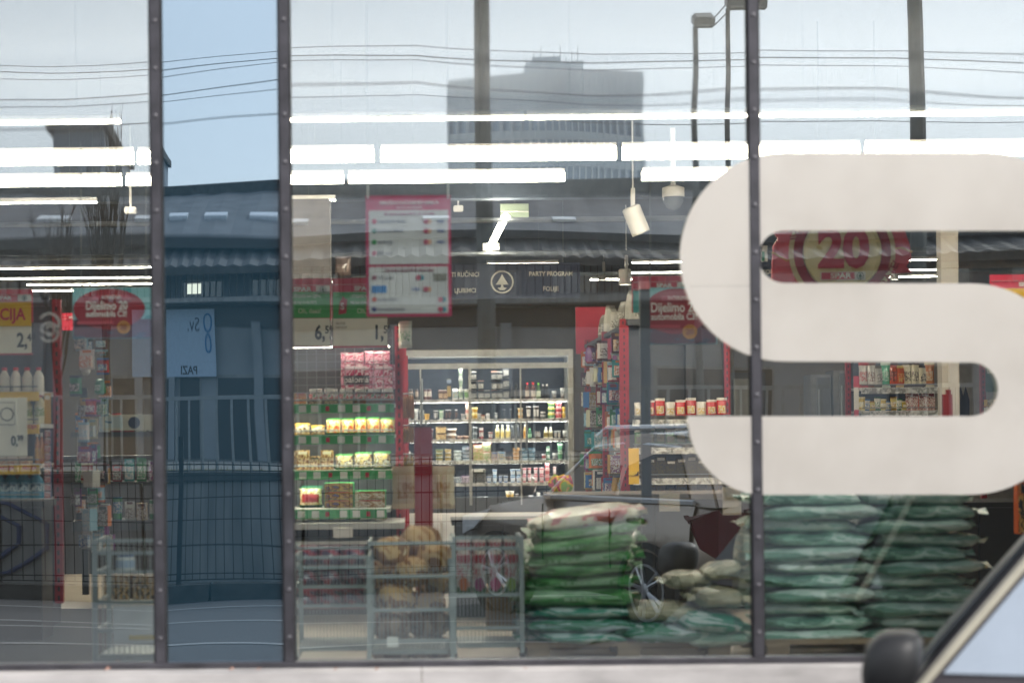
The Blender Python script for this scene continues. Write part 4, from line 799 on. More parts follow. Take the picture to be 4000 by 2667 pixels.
# ------------------------------------------------------------------ shelf units
def slotted_post(x, y, z0, z1, parent, th=.045):
    p = MB().box((x, y, (z0+z1)/2), (th, .05, z1-z0)).build('post', red_steel, parent)
    b = MB(); n = int((z1-z0)/.05)
    for i in range(n): b.box((x, y-.0255, z0+.03+i*.05), (.012, .003, .026))
    b.build('slots', F('2c0a10'), p, kind='stuff'); return p
def gondola(label, x0, x1, y0, y1, ztop, k, shelves, strip_m, back=True, post_top=None, deep=.42):
    t = thing('shelf_unit', ((x0+x1)/2, y0, FLOOR), label, 'shelving')
    MB().box(((x0+x1)/2, y0+deep+.03, (FLOOR+ztop)/2), (x1-x0, .03, ztop-FLOOR)).build('back_panel', shelf_g, t)
    MB().box(((x0+x1)/2, y0+deep/2, FLOOR+.06), (x1-x0, deep, .12)).build('base', shelf_g, t)
    for x in (x0, x1): slotted_post(x, y0+deep, FLOOR+.12, post_top or ztop, t)
    for z in shelves:
        s = MB().box(((x0+x1)/2, y0+deep/2, z), (x1-x0-.04, deep, .022)).build('shelf', shelf_w, t)
        MB().box(((x0+x1)/2, y0-.012, z-.018), (x1-x0-.05, .016, .05)).build('price_strip', strip_m, s)
        MB().tube([(x0+.03, y0+.0, z+.035), (x1-.03, y0+.0, z+.035)], .004, 4).build('front_wire', galv, s)
    return t
# centre gondola end: spreads, snacks, coffee
green_strip = prt('green_strip', [hexc('2f9a50'), hexc('46a862'), hexc('5cb878')], 4, .4, stretch=(2, 1, 1))
gy = W(0, 1580, GK).y; gx0, gx1 = W(880, 1600, GK).x, W(1556, 1600, GK).x
gz = [W(1340, y, GK).z for y in (1583, 1704, 1842)]; gz4 = W(1340, 1990, GK).z
g1 = gondola('wide shelf unit end with green price strips facing the window', gx0, gx1, gy, 0, W(1340, 1262, GK).z, GK, gz, green_strip)
s = MB().box(((gx0+gx1)/2-.02, gy+.15, gz4), (gx1-gx0-.06, .6, .022)).build('shelf', shelf_w, g1); MB().box(((gx0+gx1)/2-.02, gy-.162, gz4-.018), (gx1-gx0-.1, .016, .05)).build('price_strip', green_strip, s)
for z in gz: MB().box(((gx0+gx1)/2, gy+.05, z-.022), (gx1-gx0-.1, .03, .014)).build('shelf_lamp', mat('shelf_led', (1, .92, .78), emit=16, var=0), g1)  # added glowing strips under the shelves to light the snack fronts
s = MB().box(((gx0+gx1)/2, gy+.1, W(1340, 2045, GK).z), (gx1-gx0+.06, .8, .035)).build('shelf', shelf_w, g1)
for z in (2110, 2200): MB().box(((gx0+gx1)/2, gy+.0, W(1340, z, GK).z), (gx1-gx0-.05, .5, .018)).build('shelf', shelf_w, g1)
tg = random.Random(4)
for z in gz+[gz4]:
    for i in range(9):
        xx = gx0+.3+i*.075+tg.uniform(-.01, .01); rd = i % 3 == 1; MB().box((xx, gy-(.172 if z == gz4 else .0225), z-.018), (.022 if rd else .042, .003, .028 if rd else .04)).build('price_tag', brand_red if rd else wht, g1)
MB().box(((gx0+gx1)/2, gy+.12, gz[0]+.345), (gx1-gx0-.1, .03, .01)).build('shelf_lamp', MATS['shelf_led'], g1)  # added strip, unseen behind the price boards, to light the jars
wg = MB(); zt, zb = W(1340, 1290, GK).z, gz[0]+.03
for i in range(18): wg.box((gx0+.03+i*(gx1-gx0-.06)/17, gy+.03, (zt+zb)/2), (.004, .004, zt-zb))
for i in range(10): wg.box(((gx0+gx1)/2, gy+.03, zb+(zt-zb)*i/9), (gx1-gx0-.06, .004, .004))
wg.build('wire_screen', galv, g1, kind='stuff')
def gi(kind, name, px0, px1, py0, base, mats, label, cat, group=None, dy=.1, dp=None, k=GK):
    x = W((px0+px1)/2, py0, k).x; z0 = base+.012; zt = W((px0+px1)/2, py0, k).z
    return item(kind, name, x, gy+dy, z0, (px1-px0)*k/1000, max(.02, zt-z0), mats, label, cat, group, dp)
choc = prt('choc_swirl', [hexc('5a3018'), hexc('e4d2b4'), hexc('5a3018'), hexc('e4d2b4')], 2.2, .15, stretch=(2, 2, 5)); hz = F('7a4a28', .15)
lab = prt('jar_label', [hexc('2f8a3c'), hexc('e8e0d0'), hexc('c83a3a')], 4, .4)
for i, (a, c) in enumerate(((1203, 1257), (1261, 1318), (1323, 1377), (1380, 1430), (1433, 1486), (1488, 1538))):
    gi('jar', 'spread_jar', a, c, 1517, gz[0], (choc if i < 3 else hz, white, lab), f'{"striped" if i < 3 else "brown"} chocolate spread jar with a white lid, {ORD[i % 3]} of three', 'jar', 'chocolate spread jars')
gi('box', 'snack_box', 1146, 1194, 1532, gz[0], (F('e4dac4'), F('c03a3a'), PM('e8dcc0', 'd8a850', 'c04040', s=14)), 'small cream snack box beside the striped spread jars', 'box', dp=.06)
ylw = prt('snack_print', [hexc('f8dc4c'), hexc('f8f2e0'), hexc('f0c83c'), hexc('e0503c')], 5, .3)
ylw2 = prt('snack_print_b', [hexc('e8c23c'), hexc('6a3a1c'), hexc('f2e6c8')], 6, .3)
for i, (a, c, y, mm) in enumerate(((1146, 1207, 1652, ylw2), (1210, 1266, 1660, ylw2), (1270, 1329, 1632, ylw), (1330, 1381, 1632, ylw), (1382, 1430, 1628, ylw), (1431, 1482, 1628, ylw), (1484, 1542, 1630, ylw))):
    gi('bag', 'snack_bag', a, c, y, gz[1], (mm, F('e6b93a') if i < 2 else F('2f7a38'), mm), f'{"brown and yellow" if i < 2 else "yellow and white"} snack bag on the second green-edged shelf, {ORD[i if i < 2 else i-2]} of its row', 'bag', 'snack bags', dp=.09)
cof = prt('coffee_print', [hexc('e4d2ae'), hexc('d8b27c'), hexc('8c5a30')], 6, .5); mue = prt('muesli_print', [hexc('f0d880'), hexc('ecd49c'), hexc('5a3418'), hexc('e8e4d0')], 5, .4)
for i, (a, c, y, mm) in enumerate(((1146, 1152, 1760, cof), (1156, 1204, 1758, cof), (1206, 1248, 1782, cof), (1251, 1299, 1758, cof), (1306, 1377, 1772, mue), (1381, 1452, 1764, mue), (1456, 1526, 1762, mue))):
    gi('bag' if i > 3 else 'box', 'coffee_pack' if i < 4 else 'muesli_bag', a, c, y, gz[2], (mm, F('3c3c38') if i == 2 else F('2f7a38') if i > 3 else cream, mm), (f'tan upright coffee pack on the third green-edged shelf, {ORD[i]} of four' if i < 4 else f'green and yellow muesli bag with a dark print, {ORD[i-4]} of three'), 'pack' if i < 4 else 'bag', 'packs on the third shelf', dp=.08)
for i, (a, c) in enumerate(((1080, 1146), (1166, 1256))): gi('bag', 'cracker_bag', a, c, 1898 if i else 1906, gz4, (prt('cracker_print', [hexc('e8d0a0'), hexc('c89a58'), hexc('f0e4c8')], 9, .4), F('14583c'), F('b8303c')), ['green cracker bag half cut off by the dark frame', 'green cracker bag with a red badge'][i], 'bag', dp=.12)
bx1 = prt('wafer_print', [hexc('4a68b0'), hexc('8a5a30'), hexc('e0b868')], 5, .4); bx2 = prt('biscuit_print', [hexc('6a4a2c'), hexc('e8dcc4'), hexc('a87a44')], 5, .4)
for j in range(3): gi('box', 'wafer_box', 1266, 1380, 1984-32*(j+1), gz4+j*.0485-.0, (F('2f9a50'), F('d86a60'), bx1), f'green and blue wafer box, {["lowest", "middle", "topmost"][j]} of its stack', 'box', 'wafer boxes', dp=.2).scale.z = .047
for j in range(2): gi('box', 'biscuit_box', 1384, 1506, 1984-32*(j+1), gz4+j*.0485, (F('2f9a50'), F('c03a40'), bx2), f'green and brown biscuit box, {["lower", "upper"][j]} of the pair', 'box', 'biscuit boxes', dp=.2).scale.z = .047
zsl = W(1340, 2043, GK).z+.018
for i in range(7):
    x = W(1180+i*50, 2030, GK).x
    item('bag', 'loose_bag', x, gy-.12+.02*(i % 2), zsl, .085, .05+.012*(i % 3), (F(['d8d0c4', 'e0d090', '2c5a38', 'd8d0c4', '3a6a44', 'e4dac0', 'c9b8a0'][i], .2), F('c9c2b4'), PM('d8cfc0', '2c5a38', 'e0b040', s=16)), f'crumpled small bag on the ledge below the green shelves, {ORD[i]} of seven', 'bag', 'crumpled bags on the ledge', .1, rz=.4*(i-3))
# toilet paper packs behind the wire screen
pap = prt('paper_pack', [hexc('c83a6a'), hexc('f0dcdc'), hexc('b02050'), hexc('e8a8b8')], 3.5, .35)
for i, (a, c, y0, y1) in enumerate(((1328, 1450, 1420, 1514), (1452, 1540, 1420, 1514), (1328, 1420, 1374, 1418), (1424, 1520, 1368, 1418))):
    o = gi('box', 'paper_pack', a, c, y0, W(1400, y1, GK).z-.012, (pap, F('e8d4d6'), pap), ['pink toilet paper pack with a navy name band', 'pink toilet paper pack beside the named one', 'small pink pack on top nearer the blue mirror pane', 'large pink pack on top of the paper packs'][i], 'pack', 'toilet paper packs', dy=.25, dp=.22)
    if i == 0:
        q = W(1388, 1478, GK)
        bnd = bpy.data.objects.new('name_band', MB().box((0, 0, 0), (.15, .006, .05)).mesh('name_band', F('232a40'))); COL.objects.link(bnd); bnd.parent = o; bnd.scale = (1/o.scale.x, 1/o.scale.y, 1/o.scale.z); bnd.location = (0, -.53, .36)
        tt = text('paloma', .05, (0, -.006, 0), bnd, wht, bold=.02, local=True)
# hooks of dried sausage beside the post, slotted posts down the aisle
for y in (gy+1.8, gy+4.2, gy+6.5):
    t = thing('aisle_post', (gx1, y, FLOOR), f'red slotted shelf post down the sausage aisle, {ORD[int((y-gy)/2)]} from the front', 'post', 'red slotted aisle posts'); slotted_post(gx1, y, FLOOR, W(0, 1300, GK).z+.1, t)
hk = 0
for rowi, (y0, y1, yy, nn, m1) in enumerate(((1540, 1636, 1.62, 6, 'a8764a'), (1664, 1730, 1.62, 5, 'a07838'), (1776, 1884, 1.6, 4, 'a07a28'))):
    t = thing('hook_rail', W(1575, y0, yy), f'thin steel hook rail, {ORD[rowi]} from the top, holding dried sausages', 'rail', 'hook rails'); MB().tube([W(1556, y0-3, yy), W(1618, y0-3, yy)], .005, 5).build('bar', galv, t)
    for i in range(nn):
        a = W(1567+i*(50/nn)+4, y1, yy); h = (y1-y0)*yy/1000
        item('stick', 'dried_sausage', a.x, a.y-.03+.02*(i % 2), a.z, .017 if nn > 4 else .025, h, (F(m1, .35), F('6a4a30')), f'brown dried sausage on the {["upper", "middle", "lower"][rowi]} hook rail, {ORD[i]} along', 'sausage', 'hanging dried sausages')
hb = W(1583, 1300, 1.5); item('bag', 'hanging_bag', hb.x, hb.y, hb.z-.09, .08, .16, (F('d0d2c6', .15), F('b8bcae'), PM('d8d8cc', '4a8a4a', 'e8e4d8', s=16)), 'clear crumpled bag hanging beside the red post top', 'bag', None, .06)
hb = W(1340, 1035, 1.75); item('bag', 'hanging_bag', hb.x, hb.y, hb.z-.09, .11, .15, (F('6a5a52', .12), F('4a3c38'), F('8a7a70', .12)), 'dark glossy bag hanging above the price boards', 'bag', None, .08)
grey_col = mat('grey_column', (.13, .12, .115), .8); c = W(1200, 960, 1.7); MB().box((c.x-.1, c.y+.15, (FLOOR+W(0, 785, 1.7).z)/2), (.5, .2, W(0, 785, 1.7).z-FLOOR)).build('partition_wall', grey_col, kind='structure')
# ------------------------------------------------------------------ left gondola: cleaners
lz = [W(60, y, LK).z for y in (1535, 1660+3, 1820, 1956)]; ly = W(0, 1500, LK).y; lx0, lx1 = W(-330, 1600, LK).x, W(172, 1600, LK).x
gondola('shelf unit of cleaning bottles with yellow strips, cut by the picture edge', lx0, lx1, ly, 0, W(60, 1150, LK).z, LK, lz, promo_y)
for y in (1662, 1822):
    for px in (30, 118): tx('AKCIJA', px, y+4, 13, LK, bpy.data.objects['shelf_unit.001'], brand_red, bold=.03, dy=-.025)
whb = F('ded6c6', .3); redc = F('c0202c')
def li(kind, name, px0, px1, py0, bi, mats, label, cat, group, dp=None, dy=.1):
    x = W((px0+px1)/2, py0, LK).x; z0 = lz[bi]+.012; zt = W(60, py0, LK).z
    item(kind, name, x, ly+dy, z0, (px1-px0)*LK/1000, zt-z0, mats, label, cat, group, dp)
for i in range(6): li('bottle', 'bleach_bottle', 116-45*i, 158-45*i, 1432, 0, (whb, redc, F('e4dccb')), f'white cleaner bottle with a red cap on the top shelf, {ORD[i]} from the red post', 'bottle', 'white cleaner bottles')
for i in range(6): li('spray', 'soap_bottle', 118-50*i, 164-50*i, 1536+(i % 2)*6, 1, (F('e2d8b0', .3), redc, PM('e2d8b0', '6a8a3a', 'e8e0c8', s=12)), f'cream soap bottle with green print, {ORD[i]} from the red post', 'bottle', 'cream soap bottles')
for i in range(3): li('bottle', 'juice_bottle', 110+18*i, 130+18*i, 1690, 2, (F('d8862c', .2), F('e8e0d0'), F('e0a030')), f'orange bottle behind the white price card, {ORD[i]} toward the red post', 'bottle', 'orange bottles', dy=.18)
for i in range(5): li('box', 'wipes_pack', 66-46*i, 108-46*i, 1782, 2, (F('d8c8a8'), F('e8e0d0'), PM('d8c8a8', 'b84a2c', 'e8dcc0', s=12)), f'low beige wipes pack above the yellow strip, {ORD[i]} from the post', 'pack', 'beige wipes packs', .1)
for i in range(5): li('spray', 'detergent_jug', 94-48*i, 160-50*i, 1842, 3, (F('5a9cb8', .25), F('d8dcd8'), PM('5a9cb8', 'd8e4e4', '2a5a78', s=9)), f'light blue detergent jug on the lowest shelf, {ORD[i]} from the post', 'jug', 'blue detergent jugs', .07)
t = board_at('price_card', -40, 1553, 106, 1780, 1.3, 'white price card reading 0,99 with an octagonal picture', 'price sign'); plate('sheet', -40, 1553, 106, 1780, 1.3, paper, t, th=.006); plate('picture_frame', -20, 1570, 59, 1659, 1.3, F('8a847c'), t, th=.003, dy=-.005); plate('picture_field', -18, 1573, 57, 1656, 1.3, paper, t, th=.003, dy=-.007)
c = W(29, 1617, 1.3); b = MB().lathe([(.036, 0), (.036, .003), (.031, .003), (.031, .001)], n=8, M=Matrix.Translation(c+Vector((0, -.009, 0))) @ Matrix.Rotation(R(90), 4, 'X')); b.f = b.f[:-2]; b.m = b.m[:-2]; b.build('octagon', F('55524e'), t)
tx('0,', 58, 1722, 38, 1.3, t, inkb, bold=.03, sx=.72, dy=-.008); tx('99', 80, 1710, 22, 1.3, t, inkb, bold=.03, sx=.8, dy=-.008)
# packets hung along the aisle side of a unit: many colours, each on its own hook
PAL = ['2f6aa8', 'd8d4cc', 'b02a38', '3a8a5a', 'c9a050', '8a4a8a', '20242c', 'd87a3a', '9ac0d0', 'e0dcb8', '5a2a30', '2a9aa0', 'e4e0da', '6a6e74']
def hang_wall(xw, side, y0, y1, z0, z1, ny, nz, what, where, group, seed, size):
    g = random.Random(seed)
    for j in range(nz):
        for i in range(ny):
            if g.random() < .06: continue
            y = y0+(y1-y0)*(i+.5)/ny+g.uniform(-.03, .03); z = z1-(z1-z0)*(j+1)/nz; c = g.choice(PAL); c2 = g.choice(PAL)
            h = (z1-z0)/nz*g.uniform(.7, .98); kd = g.choice(['bag', 'card', 'card', 'box', 'bag'])
            item(kd, what, xw-side*g.uniform(.04, .16), y, z+g.uniform(0, .03), size*g.uniform(.7, 1.15), h, (F(c, .2), F(c2, .3), PM(c, c2, 'e4e0d8', s=12)), f'small packet on {where}, {ORD[j]} row down, {ORD[i]} along', 'packet', group, size*g.uniform(.4, .7), rz=g.uniform(-.5, .5)+side*.5)
# right packet rack beside the fridge aisle
rx = 1.66; ry0, ry1 = 8.0, 12.2
t = thing('packet_rack', (rx+.25, ry0, FLOOR), 'long rack with red slotted posts beside the fridge aisle', 'shelving')
slotted_post(rx-.06, ry0, FLOOR, CAM_Z+.84, t, .07); slotted_post(rx, ry1, FLOOR, CAM_Z+.93, t, .06); slotted_post(rx-.02, ry0+2.1, FLOOR, CAM_Z+.9, t, .05)
MB().box((rx+.45, (ry0+ry1)/2, FLOOR+.95), (.05, ry1-ry0, 1.9)).build('back_panel', shelf_g, t)
MB().box((rx+.22, (ry0+ry1)/2, CAM_Z+.86), (.5, ry1-ry0, .03)).build('shelf', shelf_g, t); MB().box((rx+.22, (ry0+ry1)/2, FLOOR+.15), (.5, ry1-ry0, .3)).build('base', shelf_g, t)
MB().box((rx+.06, ry1+.02, CAM_Z+1.02), (.34, .03, .46)).build('end_sign', brand_red, t)
hang_wall(rx+.1, 1, ry0+.15, ry1-.1, FLOOR+.3, CAM_Z+.82, 11, 8, 'hanging_packet', 'the red-posted rack', 'packets on the red-posted rack', 21, .14)
for i in range(12):
    item('bag', 'foil_bag', rx+.1+.12*(i % 2), ry0+.2+.32*i, CAM_Z+.875, .14, .2+.05*(i % 3), (F(['c9c4b8', '8a8478', 'd8d2c4'][i % 3], .12), F('b0aa9c'), PM('d0cabc', '6a645a', 'e0dccf', s=12)), f'crumpled foil bag on top of the red-posted rack, {ORD[i]} from the front', 'bag', 'foil bags on the rack top', .12, rz=.5*i)
# left rack of packets behind the cleaner shelf
hang_wall(lx1+.04, -1, ly+.45, ly+1.15, FLOOR+.38, W(0, 1180, LK).z, 4, 11, 'hanging_packet', 'the side of the cleaner shelf', 'packets beside the cleaner shelf', 22, .085)
for j in range(9):
    q = W(187, 1690+30*j, 1.36); item('box', 'blade_pack', q.x, q.y, q.z-.02, .034, .036, (F('2a4a90'), F('d8d8d4'), PM('2a4a90', 'c83038', 'e0dcd0', s=24)), f'small blue packet in the column by the red post, {ORD[j]} from the top', 'packet', 'blue packets by the red post', .02)
q = W(186, 1610, 1.35); item('box', 'shelf_tag', q.x, q.y, q.z-.06, .034, .16, (F('d8a860'), F('e8e0d0'), F('d8a860')), 'tall tan tag hanging by the red post', 'tag', None, .006)
q = W(180, 1200, 1.6); item('bag', 'foil_bag', q.x, q.y, q.z-.02, .08, .12, (blk, F('4a4450', .1), F('2a2228', .1)), 'black glossy bag on top of the packet rack', 'bag', None, .06)
# round sticker on the glass
t = thing('round_sticker', (W(187, 1275, 1).x, .03, W(187, 1275, 1).z), 'white double-ring swirl sticker on the glass', 'sticker')
for (cx, cy, r0, r1) in ((187, 1262, 44, 35), (187, 1295, 40, 32), (190, 1290, 22, 15)):
    c = W(cx, cy, 1); a = [(c.x+r0/1000*math.cos(R(v)), c.z+r0/1000*math.sin(R(v))) for v in range(-150, 151, 12)]; bb = [(c.x+r1/1000*math.cos(R(v)), c.z+r1/1000*math.sin(R(v))) for v in range(150, -151, -12)]
    MB().prism(a+bb, .028, .029).build('ring', F('b8aca4'), t)
# shelves behind the first pane: white header strip, goods in the dark
t = thing('display_shelf', W(500, 1650, 1.55), 'low shelf run with a long pale banner behind the first pane', 'shelving'); c0 = W(470, 1650, 1.55)
MB().box((c0.x, c0.y+.3, FLOOR+.5), (.62, .5, .06)).build('shelf', shelf_g, t); MB().box((c0.x, c0.y+.3, FLOOR+.75), (.62, .5, .03)).build('shelf', shelf_g, t); MB().box((c0.x, c0.y+.3, W(0, 1700, 1.55).z), (.62, .5, .03)).build('shelf', shelf_g, t)
for x in (-.3, .3): MB().box((c0.x+x, c0.y+.5, FLOOR+.7), (.04, .04, 1.3)).build('post', dark_steel, t)
plate('banner', 400, 1618, 605, 1680, 1.5, F('d8d2c0'), t); plate('banner_print', 410, 1626, 480, 1672, 1.5, prt('banner_print', [hexc('d8d8cc'), hexc('5a88a8'), hexc('c8d4d4')], 8), t, dy=-.005)
c = W(525, 1650, 1.5); MB().lathe([(.035, 0), (.035, .004)], n=20, M=Matrix.Translation(c+Vector((0, -.01, 0))) @ Matrix.Rotation(R(90), 4, 'X')).build('banner_dot', F('2a3a58'), t)
g = random.Random(31)
for j, (zz, hh) in enumerate(((W(0, 1700, 1.55).z+.016, .13), (FLOOR+.766, .16), (FLOOR+.53, .16))):
    for i in range(8):
        c, c2 = g.choice(PAL), g.choice(PAL); item(g.choice(['bag', 'box', 'can', 'card']), 'shelf_packet', c0.x-.27+i*.075, c0.y+.16, zz, .06, hh*g.uniform(.6, 1), (F(c, .3), F(c2), PM(c, c2, 'd8d4cc', s=12)), f'small packet on the {["upper", "middle", "lower"][j]} shelf under the pale banner, {ORD[i]} along', 'packet', 'packets under the pale banner', .05)
# ------------------------------------------------------------------ shelves seen right of the rack (red sweets above, yellow strips below)
sx0, sx1, sy = W(2462, 1600, 1.95).x, W(2880, 1600, 1.95).x, 7.7
sz = [CAM_Z+(1700-y)*1.95/1000 for y in (1650, 1760, 1880, 1965)]
gs = gondola('shelf unit of red sweet bags behind the parked car reflection', sx0, sx1, sy, 0, CAM_Z+.9, 1.95, sz, tags_m)
for ch in gs.children:
    if ch.name.startswith('shelf') and ch.location.z < sz[0]-FLOOR-.05: ch.data.materials[0] = shelf_g  # lower shelves coloured dark in place of shade
for j in range(4):
    for i in range(9):
        c = ['d02a34', '1f4a30', '26262a', '6a5420'][j] if i % 3 else ['e8e0d4', '4a7a3a', '4a4640', '1a1a1c'][j]  # lower rows given darker colours to imitate the gloom
        item('bag' if j != 2 else 'box', 'sweet_bag', sx0+.06+i*(sx1-sx0-.1)/9+.03, sy+.1, sz[j]+.012, .08, .13+.03*((i*7) % 3)/2, (F(c, .2), F('e8e0d4'), PM(c, 'ece4d8' if j == 0 else '3a3630', 'd8b040', s=12) if j == 0 else PM(c, '3a3630', '5a4c20', s=12)), f'packet on the {ORD[j]} shelf behind the car raffle poster, {ORD[i]} along', 'packet', 'packets behind the raffle poster', .07)
t = thing('roll_poster', W(2500, 1900, 1.9), 'tall yellow panel at the end of the red sweets shelf', 'panel'); plate('panel', 2456, 1750, 2496, 1890, 1.9, promo_y, t); plate('panel_print', 2458, 1840, 2494, 1856, 1.9, prt('yellow_print', [hexc('3a2a10'), hexc('e8c030')], 12), t, dy=-.008)
t = thing('dark_post', W(2517, 1500, 1.3), 'dark square post with a pinkish top before the raffle poster', 'post'); c = W(2517, 1130, 1.3); MB().box((c.x, c.y, (FLOOR+c.z)/2), (.05, .05, c.z-FLOOR)).build('shaft', F('12181f', .4), t); MB().box((c.x, c.y, c.z+.02), (.052, .052, .04)).build('top', F('e07a80'), t)
# ------------------------------------------------------------------ slot view: shelves of biscuits, cabinets, door
bk = 2.2; bx0, bx1, by = W(3352, 1500, bk).x, W(3672, 1500, bk).x, 8*(bk-1)
bz = [CAM_Z+(1700-(y+19))*bk/1000 for y in (1516, 1606)]
gondola('shelf unit of biscuit bags seen through the sticker slot', bx0, bx1, by, 0, CAM_Z+.95, bk, bz, tags_m)
BC = [('d8d0c4', 'c03038'), ('e8e0d4', '8a4a28'), ('c8beb0', '7a6a58'), ('4ab080', 'd8e4d0'), ('d85a34', '5a2a18'), ('d8642c', 'e8c060'), ('d8cba8', '4a2c18'), ('dccfae', '4a2c18'), ('e0d2b0', '4a2c18'), ('c87a3a', 'e0d0a8')]
for i, (c, c2) in enumerate(BC): item('bag', 'biscuit_bag', bx0+.07+i*.063, by+.1, bz[0]+.012, .085, .22-.03*(i % 3 == 2), (F(c, .15), F(c2, .2), PM(c, c2, c, s=10)), f'biscuit bag on the upper slot shelf, {ORD[i]} from the red post', 'bag', 'biscuit bags in the sticker slot', .07, rz=.3*((i % 3)-1))
for i in range(14): c, c2 = [('e0c050', 'f0e4b0'), ('d8d0c0', '4a7ab0'), ('e8d27a', 'c89a30'), ('e4dcc4', '3a7a4a')][i % 4] if i < 9 else ('d84a2c', '8a2a18'); item('bag' if i < 9 else 'box', 'wafer_pack', bx0+.05+i*.046, by+.1, bz[1]+.012, .06, .12-.02*(i % 3)+(.05 if i >= 9 else 0), (F(c, .15), F(c2, .2), PM(c, c2, 'efe8d8', s=12)), f'{"thin yellow-white wafer pack" if i < 9 else "orange-red packet"} on the lower slot shelf, {ORD[i]} from the red post', 'pack', 'wafer packs in the sticker slot', .05, rz=.35*((i % 3)-1))
t = thing('dispenser', W(3345, 1520, 2.15), 'red and white tag strip hanging before the slot shelf post', 'strip'); plate('strip', 3336, 1512, 3354, 1600, 2.15, F('e4dcd0'), t); plate('strip_top', 3334, 1468, 3356, 1512, 2.15, brand_red, t); plate('strip_foot', 3336, 1600, 3354, 1625, 2.15, brand_red, t)
t = thing('display_stand', W(3700, 1560, 2.1), 'dark red cardboard stand at the foot of the cream pillar', 'stand'); plate('panel', 3682, 1540, 3718, 1660, 1.97, F('8c1c24'), t, th=.05); plate('top_flap', 3695, 1522, 3713, 1540, 1.97, F('8c1c24'), t, th=.03)
for i, px in enumerate((3752, 3772)):
    c = W(px, 1570, 2.3); t = thing('surf_board', c, f'narrow dark blue pointed board by the cream pillar, {ORD[i]}', 'board', 'pointed boards'); MB().prism([(c.x-.03, c.z-.25), (c.x+.03, c.z-.25), (c.x+.032, c.z+.02), (c.x, c.z+.14), (c.x-.032, c.z+.02)], c.y-.01, c.y+.01).build('panel', F('222c4a'), t)
t = thing('aisle_post', W(3838, 1500, 2.4), 'red slotted post at the round end of the sticker slot', 'post'); c = W(3838, 1500, 2.4); slotted_post(c.x, c.y, FLOOR, CAM_Z+.9, t, .05)
t = thing('price_board', W(3880, 1470, 2.3), 'dark green board at the round end of the sticker slot', 'sign'); plate('panel', 3850, 1428, 3910, 1530, 2.35, F('1c4a34'), t); tx('SAN', 3868, 1452, 14, 2.34, t, wht, sx=.8)
for i, c in enumerate(('e0b030', 'e8e4dc', 'c8642c')): q = W(3880, 1560+30*i, 2.3); item('box', 'boxed_goods', q.x, q.y, q.z-.06, .14, .06, (F(c), F('e8e0d4'), PM(c, 'e8e0d4', '4a3a2a', s=10)), f'{["yellow", "white", "orange"][i]} box stacked beyond the sticker slot end', 'box', 'boxes at the slot end', .1)
cab = mat('brushed_steel', (.30, .29, .28), .35, .8)
for i, (a, c, y0) in enumerate(((3168, 3250, 1462), (3256, 3372, 1446))):
    p0, p1 = W(a, y0, 3.4), W(c, y0, 3.4); t = thing('steel_cabinet', ((p0.x+p1.x)/2, p0.y+.3, FLOOR), ['narrow grey steel cabinet beside the far door', 'wide grey steel cabinet behind the slot shelf'][i], 'cabinet')
    MB().box(((p0.x+p1.x)/2, p0.y+.3, (FLOOR+p0.z)/2), (p1.x-p0.x, .5, p0.z-FLOOR)).build('body', cab, t, bevel=.01); MB().box(((p0.x+p1.x)/2+.03, p0.y+.035, (FLOOR+p0.z)/2+.02), (p1.x-p0.x-.1, .03, p0.z-FLOOR-.12)).build('door', F('4a4a4c', .3), t)
    MB().tube([Vector((p0.x+.1, p0.y-.02, p0.z-.2)), Vector((p0.x+.1, p0.y-.02, p0.z-.6))], .012, 6).build('handle', galv, t)
p0, p1 = W(2985, 1440, 3.5), W(3055, 1440, 3.5); t = thing('service_door', ((p0.x+p1.x)/2, p0.y, FLOOR), 'grey framed service door in the beige back wall', 'door'); MB().box(((p0.x+p1.x)/2-.1, p0.y+1.7, (FLOOR+p0.z)/2), (p1.x-p0.x+.3, .08, p0.z-FLOOR)).build('frame', F('55565a'), t); MB().box(((p0.x+p1.x)/2-.1, p0.y+1.64, (FLOOR+p0.z)/2-.04), (p1.x-p0.x+.14, .08, p0.z-FLOOR-.1)).build('leaf', F('8a8a88'), t)
# hanging promo: red pouch with a gold coin
QK = 1.45
t = board_at('promo_cutout', 3015, 860, 3565, 1150, QK, 'large red hanging cut-out with a gold coin reading 20', 'promo sign')
def pp(L): return [(W(x, y, QK).x, W(x, y, QK).z) for x, y in L]
yb_ = W(3300, 1000, QK).y
MB().prism(pp([(3012, 1125), (3020, 960), (3040, 930), (3015, 900), (3060, 860), (3520, 860), (3555, 960), (3560, 1010), (3540, 1040), (3563, 1064), (3480, 1068), (3440, 1150), (3020, 1150)]), yb_, yb_+.02).build('pouch', prt('pouch_print', [hexc('c8283c'), hexc('e04a5c'), hexc('ec7a58')], 1.2, .4), t)
for s_ in ((3015, 3130, 985, 1018, 1000), (3480, 3562, 975, 968, 985)):
    MB().tube([W(s_[0], s_[2], QK)+Vector((0, -.006, 0)), W((s_[0]+s_[1])/2, s_[3], QK)+Vector((0, -.006, 0)), W(s_[1], s_[4], QK)+Vector((0, -.006, 0))], .006, 5).build('gold_cord', F('d8a848', .4), t)
cc = W(3288, 985, QK); Mx = Matrix.Translation(cc) @ Matrix.Rotation(R(90), 4, 'X'); u = QK/1000
MB().lathe([(208*u, 0), (208*u, .012), (160*u, .012), (160*u, .004)], n=48, M=Mx).build('ribbon_ring', F('e0cfa0', .5), t)
MB().lathe([(190*u, 0), (190*u, .016), (156*u, .016), (156*u, .004)], n=48, M=Mx).build('red_ring', F('9c1a30', .5), t)
MB().lathe([(152*u, 0), (152*u, .024), (143*u, .026), (140*u, .02)], n=48, M=Mx).build('gold_coin', prt('gold_print', [hexc('dcc070'), hexc('f0e0a8'), hexc('e4cc88')], 2.5, .3), t)
